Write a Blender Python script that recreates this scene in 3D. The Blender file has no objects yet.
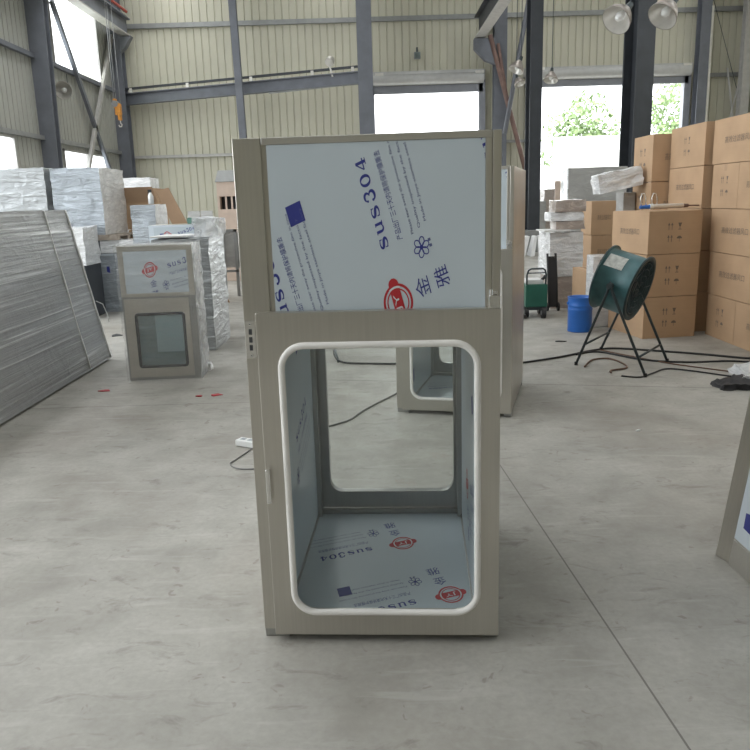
import bpy, bmesh, math, random
from mathutils import Vector, Matrix, noise
random.seed(7)
SC = bpy.context.scene
COL = SC.collection
R = math.radians

# ------------------------------------------------------------------ materials
def newmat(name):
    m = bpy.data.materials.new(name); m.use_nodes = True
    nt = m.node_tree; b = nt.nodes['Principled BSDF']
    return m, nt, b

def setp(b, **kw):
    for k, v in kw.items():
        k = k.replace('_', ' ')
        if k in b.inputs:
            b.inputs[k].default_value = v

def c4(c): return (c[0], c[1], c[2], 1)

def coords(nt, scale=(1, 1, 1), rot=(0, 0, 0)):
    tc = nt.nodes.new('ShaderNodeTexCoord'); mp = nt.nodes.new('ShaderNodeMapping')
    mp.inputs['Scale'].default_value = scale; mp.inputs['Rotation'].default_value = rot
    nt.links.new(tc.outputs['Object'], mp.inputs['Vector'])
    return mp.outputs['Vector']

def noise_tex(nt, vec, scale, detail=4, rough=.5, dist=0):
    n = nt.nodes.new('ShaderNodeTexNoise'); n.inputs['Scale'].default_value = scale
    n.inputs['Detail'].default_value = detail; n.inputs['Roughness'].default_value = rough
    n.inputs['Distortion'].default_value = dist
    nt.links.new(vec, n.inputs['Vector']); return n.outputs['Fac']

def ramp(nt, fac, stops):
    r = nt.nodes.new('ShaderNodeValToRGB'); e = r.color_ramp.elements
    while len(e) < len(stops): e.new(.5)
    for k, (p, c) in enumerate(stops):
        e[k].position = p; e[k].color = c4(c) if not isinstance(c, (int, float)) else (c, c, c, 1)
    nt.links.new(fac, r.inputs['Fac']); return r.outputs['Color']

def mixc(nt, fac, a, b, mode='MIX'):
    m = nt.nodes.new('ShaderNodeMix'); m.data_type = 'RGBA'; m.blend_type = mode
    for sock, v in ((m.inputs[0], fac), (m.inputs[6], a), (m.inputs[7], b)):
        if hasattr(v, 'is_linked'): nt.links.new(v, sock)
        elif isinstance(v, (int, float)): sock.default_value = v
        else: sock.default_value = c4(v)
    return m.outputs[2]

def bump(nt, b, fac, strength, dist=.01, sock='Normal'):
    n = nt.nodes.new('ShaderNodeBump'); n.inputs['Strength'].default_value = strength
    n.inputs['Distance'].default_value = dist
    nt.links.new(fac, n.inputs['Height']); nt.links.new(n.outputs['Normal'], b.inputs[sock])

def plain(name, col, rough=.5, metal=0, var=.08, scale=6, bumpv=0, **kw):
    m, nt, b = newmat(name)
    v = coords(nt); f = noise_tex(nt, v, scale)
    lo = [max(0, c * (1 - var)) for c in col]; hi = [min(1, c * (1 + var)) for c in col]
    nt.links.new(ramp(nt, f, [(.3, lo), (.7, hi)]), b.inputs['Base Color'])
    setp(b, Roughness=rough, Metallic=metal, **kw)
    if bumpv: bump(nt, b, noise_tex(nt, v, scale * 5), bumpv)
    return m

def brushed(name, col, rough=.36, axis='z', metal=.9):
    m, nt, b = newmat(name)
    s = (130, 130, 2.2) if axis == 'z' else (2.2, 130, 130)
    f = noise_tex(nt, coords(nt, s), 1, 3)
    g = noise_tex(nt, coords(nt), 2.2, 3)
    a = mixc(nt, f, [c * .86 for c in col], [c * 1.1 for c in col])
    a = mixc(nt, .35, a, ramp(nt, g, [(.35, [c * .8 for c in col]), (.65, [min(1, c * 1.1) for c in col])]))
    nt.links.new(a, b.inputs['Base Color'])
    setp(b, Metallic=metal, Roughness=rough, Anisotropic=.5)
    bump(nt, b, f, .12, .002)
    return m

def film_wrap(name, col, metal=.25, stretch=(3, 3, 26), rot=(0, 0, 0), strength=.5, rough=.32, bright=.25):
    """stretch film pulled round a load: streaky, shiny, creased"""
    m, nt, b = newmat(name)
    v = coords(nt, stretch, rot)
    f = noise_tex(nt, v, 1, 5, .6, .6)
    g = noise_tex(nt, coords(nt), 3.5, 4, .55, .8)
    base = ramp(nt, f, [(.3, [c * .82 for c in col]), (.56, col), (.70, [min(1, c * (1 + bright)) for c in col])])  # pale streaks put fold whiteness and painted highlights into the base colour
    nt.links.new(base, b.inputs['Base Color'])
    setp(b, Metallic=metal, Roughness=rough, Coat_Weight=.7, Coat_Roughness=.12)
    mx = nt.nodes.new('ShaderNodeMath'); mx.operation = 'ADD'
    nt.links.new(f, mx.inputs[0]); nt.links.new(g, mx.inputs[1])
    bump(nt, b, mx.outputs[0], strength, .03)
    bump(nt, b, mx.outputs[0], strength, .05, 'Coat Normal')
    return m

def clear_film(name, fac=.25, stretch=(4, 4, 22), white=.35):
    m, nt, b = newmat(name)
    nt.nodes.remove(b); out = nt.nodes['Material Output']
    tr = nt.nodes.new('ShaderNodeBsdfTransparent'); gl = nt.nodes.new('ShaderNodeBsdfGlossy'); df = nt.nodes.new('ShaderNodeBsdfDiffuse')
    gl.inputs['Roughness'].default_value = .15; df.inputs['Color'].default_value = (.8, .82, .84, 1)
    v = coords(nt, stretch, (0, .3, 0)); f = noise_tex(nt, v, 1, 5, .6, .7)
    bp = nt.nodes.new('ShaderNodeBump'); bp.inputs['Strength'].default_value = .7; bp.inputs['Distance'].default_value = .04
    nt.links.new(f, bp.inputs['Height']); nt.links.new(bp.outputs['Normal'], gl.inputs['Normal'])
    m1 = nt.nodes.new('ShaderNodeMixShader'); m1.inputs[0].default_value = white
    nt.links.new(gl.outputs[0], m1.inputs[1]); nt.links.new(df.outputs[0], m1.inputs[2])
    m2 = nt.nodes.new('ShaderNodeMixShader')
    nt.links.new(ramp(nt, f, [(.3, fac * .5), (.75, min(1, fac * 2))]), m2.inputs[0])
    nt.links.new(tr.outputs[0], m2.inputs[1]); nt.links.new(m1.outputs[0], m2.inputs[2])
    nt.links.new(m2.outputs[0], out.inputs['Surface'])
    return m

def glass_pane(name, fac=.08, tint=(.965, .975, .97)):
    m, nt, b = newmat(name)
    nt.nodes.remove(b); out = nt.nodes['Material Output']
    tr = nt.nodes.new('ShaderNodeBsdfTransparent'); tr.inputs['Color'].default_value = c4(tint)
    gl = nt.nodes.new('ShaderNodeBsdfGlossy'); gl.inputs['Roughness'].default_value = .03
    fr = nt.nodes.new('ShaderNodeLayerWeight'); fr.inputs['Blend'].default_value = .5
    pw = nt.nodes.new('ShaderNodeMath'); pw.operation = 'POWER'; pw.inputs[1].default_value = 5; nt.links.new(fr.outputs['Facing'], pw.inputs[0])
    ad = nt.nodes.new('ShaderNodeMath'); ad.operation = 'MULTIPLY_ADD'; ad.inputs[1].default_value = .8; ad.inputs[2].default_value = fac * .5
    nt.links.new(pw.outputs[0], ad.inputs[0])
    mx = nt.nodes.new('ShaderNodeMixShader'); nt.links.new(ad.outputs[0], mx.inputs[0])
    nt.links.new(tr.outputs[0], mx.inputs[1]); nt.links.new(gl.outputs[0], mx.inputs[2])
    nt.links.new(mx.outputs[0], out.inputs['Surface'])
    return m

def cardboard(name, col):
    m, nt, b = newmat(name)
    f = noise_tex(nt, coords(nt), 3.0, 5); g = noise_tex(nt, coords(nt, (1, 1, 90)), 1.5, 2)
    a = ramp(nt, f, [(.3, [c * .9 for c in col]), (.7, [c * 1.06 for c in col])])
    a = mixc(nt, .12, a, ramp(nt, g, [(.3, [c * .75 for c in col]), (.7, col)]))
    nt.links.new(a, b.inputs['Base Color']); setp(b, Roughness=.8)
    bump(nt, b, g, .08, .003)
    return m

def concrete():
    m, nt, b = newmat('worn_concrete')
    v = coords(nt)
    big = noise_tex(nt, v, .55, 6, .6, .4); mid = noise_tex(nt, v, 2.6, 6, .62, .3); fine = noise_tex(nt, v, 38, 4, .6)
    a = ramp(nt, big, [(.3, (.275, .27, .25)), (.5, (.39, .385, .36)), (.72, (.49, .485, .46))])
    a = mixc(nt, .5, a, ramp(nt, mid, [(.3, (.25, .245, .225)), (.5, (.40, .395, .37)), (.7, (.52, .515, .49))]))
    a = mixc(nt, ramp(nt, fine, [(.35, .0), (.8, .5)]), a, (.28, .27, .25))
    # small dark stains and scuffs
    st = noise_tex(nt, coords(nt, (1.3, 2.4, 1)), 3.4, 5, .65, .9)
    a = mixc(nt, ramp(nt, st, [(.575, 0), (.72, .6)]), a, (.17, .155, .135))
    st2 = noise_tex(nt, coords(nt, (1, 1, 1), (0, 0, .5)), 11, 3, .5, 1.2)
    a = mixc(nt, ramp(nt, st2, [(.665, 0), (.73, .55)]), a, (.2, .17, .15))
    dirt = noise_tex(nt, coords(nt, (1, .8, 1)), .8, 5, .6, .5)
    a = mixc(nt, ramp(nt, dirt, [(.5, 0), (.68, .5)]), a, (.25, .225, .195))
    # pale scrape marks
    st3 = noise_tex(nt, coords(nt, (1.2, 9, 1), (0, 0, .35)), 1.6, 4, .6, .6)
    a = mixc(nt, ramp(nt, st3, [(.58, 0), (.70, .3)]), a, (.55, .545, .53))
    # sawn joints
    sep = nt.nodes.new('ShaderNodeSeparateXYZ'); tc = nt.nodes.new('ShaderNodeTexCoord'); nt.links.new(tc.outputs['Object'], sep.inputs[0])
    def line(nx, ny, d, w, y0, y1, x0, x1):
        def mth(op, p, q=None, r=None):
            n = nt.nodes.new('ShaderNodeMath'); n.operation = op
            for k, val in enumerate((p, q, r)):
                if val is None: continue
                if hasattr(val, 'is_linked'): nt.links.new(val, n.inputs[k])
                else: n.inputs[k].default_value = val
            return n.outputs[0]
        X, Y = sep.outputs[0], sep.outputs[1]
        s = mth('ADD', mth('MULTIPLY', X, nx), mth('MULTIPLY_ADD', Y, ny, -d))
        s = mth('LESS_THAN', mth('ABSOLUTE', s), w)
        for val, lim, op in ((Y, y0, 'GREATER_THAN'), (Y, y1, 'LESS_THAN'), (X, x0, 'GREATER_THAN'), (X, x1, 'LESS_THAN')):
            s = mth('MULTIPLY', s, mth(op, val, lim))
        return s
    for args in ((1, .0578, .9727, .0035, -12, 6.4, -9, 14), (.22, 1, 6.52, .007, -12, 30, -.6, 14), (0, 1, 5.91, .005, -12, 30, -9.2, -.6), (.2, 1, 11.9, .02, -12, 30, -9, 14), (1, .0578, -4.5, .006, -12, 30, -9, 14)):
        a = mixc(nt, line(*args), a, (.17, .165, .15))
    a = mixc(nt, 1.0, a, (.99, .975, .945), 'MULTIPLY')
    nt.links.new(a, b.inputs['Base Color'])
    nt.links.new(ramp(nt, mid, [(.3, .62), (.7, .42)]), b.inputs['Roughness'])
    setp(b, Specular_IOR_Level=.45)
    bump(nt, b, mid, .12, .02)
    return m

M = {}
M['steel'] = brushed('brushed_stainless', (.58, .555, .505), .28)
M['steel_h'] = brushed('brushed_stainless_cross', (.58, .56, .52), .36, 'x')
M['steel_in'] = brushed('dull_stainless', (.42, .42, .41), .34)
M['chrome'] = plain('polished_steel', (.75, .74, .72), .22, 1, .04)
M['film'] = plain('blue_white_protective_film', (.57, .645, .70), .42, 0, .03, 2, 0, Coat_Weight=.25, Coat_Roughness=.25)
M['film_clean'] = plain('pale_protective_film', (.66, .73, .80), .4, 0, .04, 2)
M['ink'] = plain('navy_ink', (.035, .045, .26), .5, 0, .05)
M['ink_soft'] = plain('faint_navy_ink', (.11, .13, .29), .5, 0, .05)
M['red'] = plain('red_ink', (.50, .025, .035), .5, 0, .05)
M['white_ink'] = plain('white_print', (.72, .74, .77), .5, 0, .02)
M['gasket'] = plain('white_rubber', (.88, .86, .83), .45, 0, .05)
M['black'] = plain('black_rubber', (.018, .018, .02), .6, 0, .2)
M['dark'] = plain('dark_gap', (.04, .042, .045), .8, 0, .2)
M['white_plastic'] = plain('white_plastic', (.78, .79, .78), .4, 0, .03)
M['glass'] = glass_pane('clear_glass', .06)
M['glass_green'] = glass_pane('greenish_glass', .2, (.78, .85, .85))
M['wrap_slab'] = film_wrap('wrapped_grey_panels', (.36, .365, .365), .45, (.8, .42, 34), (R(3), 0, 0), .6, .30, 1.1)  # strongest pale streaks, standing for highlights on the film
M['wrap_silver'] = film_wrap('silver_stretch_film', (.38, .40, .41), .5, (3, 3, 15), (0, 0, 0), .8, .3, .6)
M['wrap_white'] = film_wrap('white_stretch_film', (.80, .81, .82), .1, (5, 5, 18), (.2, .1, 0), 1.0, .3, .35)
M['wrap_blue'] = film_wrap('bluish_stretch_film', (.37, .41, .45), .4, (3, 3, 18), (0, .1, 0), .9, .32, .4)
M['wrap_grey'] = film_wrap('grey_wrapped_sheet', (.40, .40, .39), .1, (3, 3, 8), (0, 0, 0), .3, .45, .25)
M['wrap_brown'] = film_wrap('film_over_carton', (.42, .36, .32), .1, (5, 5, 12), (.2, .3, 0), .6, .4, .5)
M['clear'] = clear_film('clear_stretch_film', .15, (5, 5, 20), .45)
M['clear_side'] = clear_film('crinkled_stretch_film', .5, (9, 9, 13), .62)
M['bag'] = clear_film('thin_plastic_bag', .55, (12, 12, 12), .75)
M['card'] = cardboard('brown_cardboard', (.50, .335, .205))
M['card_in'] = cardboard('cardboard_inside', (.42, .28, .18))
M['card_ink'] = plain('grey_brown_box_print', (.17, .13, .10), .7, 0, .2, 60)
M['tape'] = plain('clear_brown_tape', (.52, .36, .235), .25, 0, .05)
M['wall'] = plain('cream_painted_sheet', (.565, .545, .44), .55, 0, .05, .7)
M['wall_l'] = plain('shaded_cream_sheet', (.37, .37, .335), .55, 0, .06, .7)  # darker copy of the wall sheet, backlit shade put into the colour
M['roof'] = plain('pale_roof_sheet', (.55, .55, .52), .6, 0, .04)
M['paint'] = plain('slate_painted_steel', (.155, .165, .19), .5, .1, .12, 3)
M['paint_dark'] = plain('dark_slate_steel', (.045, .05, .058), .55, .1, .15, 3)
M['girt'] = plain('galvanised_girt', (.30, .305, .30), .45, .4, .1)
M['beam_pale'] = plain('pale_steel_and_lit_flange', (.46, .45, .43), .5, .1, .1)  # also paints the light caught under the crane runways
M['rust'] = plain('primer_red_steel', (.20, .125, .105), .6, .1, .2, 5)
M['shutter'] = plain('shutter_slats', (.50, .50, .49), .45, .2, .06)
M['shutter_dark'] = plain('shutter_rail', (.27, .28, .31), .5, .2, .06)
M['translucent'], nt_, b_ = newmat('milky_daylight_sheet')
nt_.nodes.remove(b_); tl_ = nt_.nodes.new('ShaderNodeBsdfTranslucent'); nt_.links.new(ramp(nt_, noise_tex(nt_, coords(nt_), 3), [(.3, (.74, .74, .68)), (.7, (.84, .84, .78))]), tl_.inputs['Color'])
nt_.links.new(tl_.outputs[0], nt_.nodes['Material Output'].inputs['Surface'])
M['green'] = plain('dark_green_enamel', (.02, .11, .075), .4, 0, .12)
M['teal'] = plain('teal_fan_enamel', (.055, .135, .145), .42, .15, .25, 9, .05)
M['teal_dark'] = plain('fan_rim_enamel', (.028, .05, .054), .45, .2, .25, 9)
M['stand'] = plain('dark_tube_steel', (.05, .065, .07), .45, .3, .2, 8)
M['blue'] = plain('blue_pail_paint', (.02, .13, .47), .38, 0, .08)
M['paper'] = plain('worn_paper_label', (.52, .53, .50), .7, 0, .25, 25)
M['orange'] = plain('hoist_orange', (.62, .26, .04), .5, 0, .2, 12)
M['chain'] = plain('grey_chain', (.28, .28, .28), .4, .7, .1)
M['redpipe'] = plain('red_conduit', (.5, .06, .04), .5, 0, .1)
M['lamp_alu'] = plain('spun_aluminium', (.40, .36, .33), .4, .7, .1)
M['lamp_in'] = plain('lamp_reflector', (.7, .68, .64), .3, .5, .08)
M['bulb'] = plain('frosted_bulb', (.85, .85, .83), .3, 0, .02)
M['ply'] = plain('pinkish_plywood', (.60, .48, .40), .7, 0, .1, 5)
M['cable'] = plain('black_cable', (.022, .022, .022), .5, 0, .2)
M['cable_grey'] = plain('grey_cable', (.2, .2, .195), .5, 0, .2)
M['cable_brown'] = plain('brown_cable', (.15, .085, .055), .6, 0, .3)
M['wood'] = plain('pallet_wood', (.36, .31, .26), .75, 0, .2, 10)
M['stone'] = plain('white_board', (.72, .72, .71), .6, 0, .05)
M['yard'] = plain('yard_concrete', (.48, .47, .44), .8, 0, .08, 1)  # the yard's own pale concrete tone
M['leaf'] = plain('tree_leaves', (.17, .25, .10), .6, 0, .5, 1.4, 0)
M['bark'] = plain('tree_bark', (.12, .09, .06), .8, 0, .2)
M['fence'] = plain('grey_white_fence', (.55, .56, .56), .6, 0, .05)
M['whitewall'] = plain('white_rendered_wall', (.78, .78, .76), .7, 0, .03)
M['red_scrap'] = plain('red_plastic_scrap', (.42, .03, .04), .5, 0, .1)
M['floor'] = concrete()

# ------------------------------------------------------------------ mesh builder
class MB:
    def __init__(s): s.v = []; s.f = []; s.m = []; s.s = []
    def add(s, vs, fs, m=0, smooth=False):
        o = len(s.v); s.v += [tuple(x) for x in vs]
        for f in fs: s.f.append(tuple(o + i for i in f)); s.m.append(m); s.s.append(smooth)
        return s
    def box(s, x0, x1, y0, y1, z0, z1, m=0):
        vs = [(x, y, z) for z in (z0, z1) for y in (y0, y1) for x in (x0, x1)]
        return s.add(vs, [(0, 2, 3, 1), (4, 5, 7, 6), (0, 1, 5, 4), (2, 6, 7, 3), (0, 4, 6, 2), (1, 3, 7, 5)], m)
    def hexa(s, bot, top, m=0):
        return s.add(list(bot) + list(top), [(3, 2, 1, 0), (4, 5, 6, 7)] + [(i, (i + 1) % 4, (i + 1) % 4 + 4, i + 4) for i in range(4)], m)
    def bar(s, p0, p1, w, h, m=0, up=(0, 0, 1)):
        p0, p1 = Vector(p0), Vector(p1); d = (p1 - p0).normalized(); u = Vector(up)
        if abs(d.dot(u)) > .98: u = Vector((0, 1, 0))
        sd = d.cross(u).normalized() * w / 2; uu = sd.cross(d).normalized() * h / 2
        a = [p0 - sd - uu, p0 + sd - uu, p0 + sd + uu, p0 - sd + uu]; b = [q + (p1 - p0) for q in a]
        return s.hexa(a, b, m)
    def ibeam(s, p0, p1, w, h, t=.03, m=0, up=(0, 0, 1), mf=None):
        p0, p1 = Vector(p0), Vector(p1); d = (p1 - p0).normalized(); u = Vector(up)
        sd = d.cross(u).normalized(); uu = sd.cross(d).normalized()
        mf = m if mf is None else mf
        s.bar(p0, p1, t, h - 2 * t, m, up)
        for k in (-1, 1): s.bar(p0 + uu * k * (h - t) / 2, p1 + uu * k * (h - t) / 2, w, t, mf if k < 0 else m, up)
        return s
    def cyl(s, p0, p1, r0, r1=None, n=16, m=0, caps=True, smooth=True):
        p0, p1 = Vector(p0), Vector(p1); r1 = r0 if r1 is None else r1
        d = (p1 - p0).normalized(); a = d.orthogonal().normalized(); b = d.cross(a)
        vs = []
        for p, r in ((p0, r0), (p1, r1)):
            vs += [p + (a * math.cos(2 * math.pi * i / n) + b * math.sin(2 * math.pi * i / n)) * r for i in range(n)]
        s.add(vs, [(i, (i + 1) % n, n + (i + 1) % n, n + i) for i in range(n)], m, smooth)
        if caps: s.add(vs, [tuple(range(n - 1, -1, -1)), tuple(range(n, 2 * n))], m)
        return s
    def rev(s, prof, o, d=(0, 0, 1), n=24, m=0):
        """profile [(radius, height)] turned about axis d through o"""
        o, d = Vector(o), Vector(d).normalized(); a = d.orthogonal().normalized(); b = d.cross(a); vs = []
        for r, h in prof:
            vs += [o + d * h + (a * math.cos(2 * math.pi * i / n) + b * math.sin(2 * math.pi * i / n)) * r for i in range(n)]
        fs = [(k * n + i, k * n + (i + 1) % n, (k + 1) * n + (i + 1) % n, (k + 1) * n + i) for k in range(len(prof) - 1) for i in range(n)]
        return s.add(vs, fs, m, True)
    def tube(s, pts, r, n=8, m=0, closed=False):
        P = [Vector(p) for p in pts]; L = len(P); vs = []; prev = None
        for i in range(L):
            if closed: t = P[(i + 1) % L] - P[i - 1]
            else: t = P[min(i + 1, L - 1)] - P[max(i - 1, 0)]
            t.normalize()
            if prev is None: a = t.orthogonal().normalized()
            else:
                a = prev - t * prev.dot(t)
                a = a.normalized() if a.length > 1e-6 else t.orthogonal().normalized()
            prev = a; b = t.cross(a)
            vs += [P[i] + (a * math.cos(2 * math.pi * k / n) + b * math.sin(2 * math.pi * k / n)) * r for k in range(n)]
        fs = []
        for i in range(L if closed else L - 1):
            j = (i + 1) % L
            fs += [(i * n + k, i * n + (k + 1) % n, j * n + (k + 1) % n, j * n + k) for k in range(n)]
        if not closed: fs += [tuple(range(n - 1, -1, -1)), tuple(range((L - 1) * n, L * n))]
        return s.add(vs, fs, m, True)
    def plate(s, x0, x1, z0, z1, hx0, hx1, hz0, hz1, rad, y0, y1, m=0, k=6):
        """upright plate x0..x1, z0..z1 with a rounded window, thickness y0..y1"""
        inn = rrect(hx0, hx1, hz0, hz1, rad, k); out = []
        cs = [(x1, z0), (x1, z1), (x0, z1), (x0, z0)]
        for c in range(4):
            cx, cz = cs[c]
            for i in range(k + 1):
                px, pz = inn[c * (k + 1) + i]
                t = i / k
                if c == 0: q = (px, z0) if t < .5 else (x1, pz)
                elif c == 1: q = (x1, pz) if t < .5 else (px, z1)
                elif c == 2: q = (px, z1) if t < .5 else (x0, pz)
                else: q = (x0, pz) if t < .5 else (px, z0)
                if abs(t - .5) < 1e-6: q = (cx, cz)
                out.append(q)
        N = len(inn); vs = []
        for y in (y0, y1):
            vs += [(x, y, z) for x, z in inn] + [(x, y, z) for x, z in out]
        fs = []
        for i in range(N):
            j = (i + 1) % N
            fs += [(N + i, N + j, j, i), (2 * N + i, 2 * N + j, 3 * N + j, 3 * N + i), (i, j, 2 * N + j, 2 * N + i), (N + j, N + i, 3 * N + i, 3 * N + j)]
        return s.add(vs, fs, m)
    def wrapped(s, x0, x1, y0, y1, z0, z1, amp=.012, fr=5, div=.09, m=0, seed=0, ms=None):
        """box under creased film: every face a grid pushed in and out"""
        cx, cy, cz = (x0 + x1) / 2, (y0 + y1) / 2, (z0 + z1) / 2; hx, hy, hz = (x1 - x0) / 2, (y1 - y0) / 2, (z1 - z0) / 2
        faces = [((1, 0, 0), (0, 1, 0), (0, 0, 1)), ((-1, 0, 0), (0, -1, 0), (0, 0, 1)), ((0, -1, 0), (1, 0, 0), (0, 0, 1)), ((0, 1, 0), (-1, 0, 0), (0, 0, 1)), ((0, 0, 1), (1, 0, 0), (0, 1, 0)), ((0, 0, -1), (-1, 0, 0), (0, 1, 0))]
        H = Vector((hx, hy, hz)); Cc = Vector((cx, cy, cz))
        for q, (nn, uu, vv) in enumerate(faces):
            nn, uu, vv = Vector(nn), Vector(uu), Vector(vv)
            lu = abs(uu.dot(H)); lv = abs(vv.dot(H)); nu = max(2, int(2 * lu / div)); nv = max(2, int(2 * lv / div)); vs = []
            for j in range(nv + 1):
                for i in range(nu + 1):
                    p = Vector([nn[a] * H[a] + uu[a] * H[a] * (2 * i / nu - 1) + vv[a] * H[a] * (2 * j / nv - 1) for a in range(3)])
                    d = noise.noise_vector(Vector((p.x * fr * .7 + seed * 3.1, p.y * fr * .7, p.z * fr * 1.8))) * amp
                    e = noise.noise_vector(Vector((p.x * fr * 2.6, p.y * fr * 2.6 + seed, p.z * fr * 3.4))) * amp * .5
                    w = p + d + e
                    if nn.z < 0 or p.z < -hz + 1e-5: w.z = p.z
                    vs.append(Cc + w)
            fs = [(j * (nu + 1) + i, j * (nu + 1) + i + 1, (j + 1) * (nu + 1) + i + 1, (j + 1) * (nu + 1) + i) for j in range(nv) for i in range(nu)]
            s.add(vs, fs, (ms or {}).get(q, m), True)
        return s
    def merge(s, other, mat=None):
        vs = [(mat @ Vector(v)) if mat else v for v in other.v]; o = len(s.v)
        s.v += [tuple(v) for v in vs]; s.f += [tuple(o + i for i in f) for f in other.f]; s.m += other.m; s.s += other.s
        return s
    def build(s, name, mats, parent=None, bevel=0, loc=None, rot=None):
        me = bpy.data.meshes.new(name); me.from_pydata(s.v, [], s.f); me.update()
        for mt in (mats if isinstance(mats, (list, tuple)) else [mats]): me.materials.append(M[mt])
        me.polygons.foreach_set('material_index', s.m); me.polygons.foreach_set('use_smooth', s.s)
        o = bpy.data.objects.new(name, me); COL.objects.link(o)
        if parent: o.parent = parent
        if loc: o.location = loc
        if rot: o.rotation_euler = rot
        if bevel:
            b = o.modifiers.new('edge', 'BEVEL'); b.width = bevel; b.segments = 2; b.limit_method = 'ANGLE'; b.angle_limit = R(40)
        return o

def rrect(x0, x1, z0, z1, r, k=6):
    pts = []
    for cx, cz, a0 in ((x1 - r, z0 + r, -90), (x1 - r, z1 - r, 0), (x0 + r, z1 - r, 90), (x0 + r, z0 + r, 180)):
        for i in range(k + 1):
            a = R(a0 + 90 * i / k); pts.append((cx + r * math.cos(a), cz + r * math.sin(a)))
    return pts

def thing(name, label, cat, loc=(0, 0, 0), rz=0, group=None):
    o = bpy.data.objects.new(name, None); COL.objects.link(o); o.empty_display_size = .1
    o.location = loc; o.rotation_euler = (0, 0, rz); return tag(o, label, cat, group)
def tag(o, label=None, cat=None, group=None, kind=None):
    if label: o['label'] = label
    if cat: o['category'] = cat
    if group: o['group'] = group
    if kind: o['kind'] = kind
    return o
def struct(o, label=None): return tag(o, label, None, None, 'structure')
def sempty(name, label=None, loc=(0, 0, 0)):
    o = bpy.data.objects.new(name, None); COL.objects.link(o); o.location = loc; return struct(o, label)
def copy_tree(o, parent=None):
    c = o.copy(); COL.objects.link(c)
    if parent: c.parent = parent
    for ch in list(o.children): copy_tree(ch, c)
    return c

# ------------------------------------------------------------------ printing on film
_tcache = {}
def text_mesh(body, size=1.0):
    """flat letters as (verts2d, faces), left aligned on the base line, cap height about .7*size"""
    if body in _tcache: return _tcache[body]
    c = bpy.data.curves.new('t', 'FONT'); c.body = body; c.resolution_u = 3
    o = bpy.data.objects.new('t', c); COL.objects.link(o)
    dg = bpy.context.evaluated_depsgraph_get(); dg.update()
    me = bpy.data.meshes.new_from_object(o.evaluated_get(dg))
    vs = [(v.co.x, v.co.y) for v in me.vertices]; fs = [tuple(p.vertices) for p in me.polygons]
    bpy.data.objects.remove(o); bpy.data.curves.remove(c); bpy.data.meshes.remove(me)
    _tcache[body] = (vs, fs); return vs, fs

def fit(vs, w=None, h=None, x0=0, yc=0):
    xs = [v[0] for v in vs]; ys = [v[1] for v in vs]; sx = (w / (max(xs) - min(xs))) if w else None; sy = (h / (max(ys) - min(ys))) if h else sx
    sx = sx or sy; mx, my = min(xs), (max(ys) + min(ys)) / 2
    return [((x - mx) * sx + x0, (y - my) * sy + yc) for x, y in vs]

def stroke(pts, ws, gain=1.22):
    """ribbon of varying width through pts"""
    vs = []; n = len(pts)
    for i in range(n):
        a = pts[max(0, i - 1)]; b = pts[min(n - 1, i + 1)]; dx, dy = b[0] - a[0], b[1] - a[1]; l = math.hypot(dx, dy) or 1
        w = (ws[i] if isinstance(ws, (list, tuple)) else ws) / 2 * gain
        vs += [(pts[i][0] - dy / l * w, pts[i][1] + dx / l * w), (pts[i][0] + dy / l * w, pts[i][1] - dx / l * w)]
    return vs, [(2 * i, 2 * i + 1, 2 * i + 3, 2 * i + 2) for i in range(n - 1)]

def arc(cx, cy, rx, ry, a0, a1, n=14):
    return [(cx + rx * math.cos(R(a0 + (a1 - a0) * i / n)), cy + ry * math.sin(R(a0 + (a1 - a0) * i / n))) for i in range(n + 1)]

def disc(cx, cy, rx, ry, n=20):
    p = arc(cx, cy, rx, ry, 0, 360, n)[:-1]; return p, [tuple(range(n))]

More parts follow.
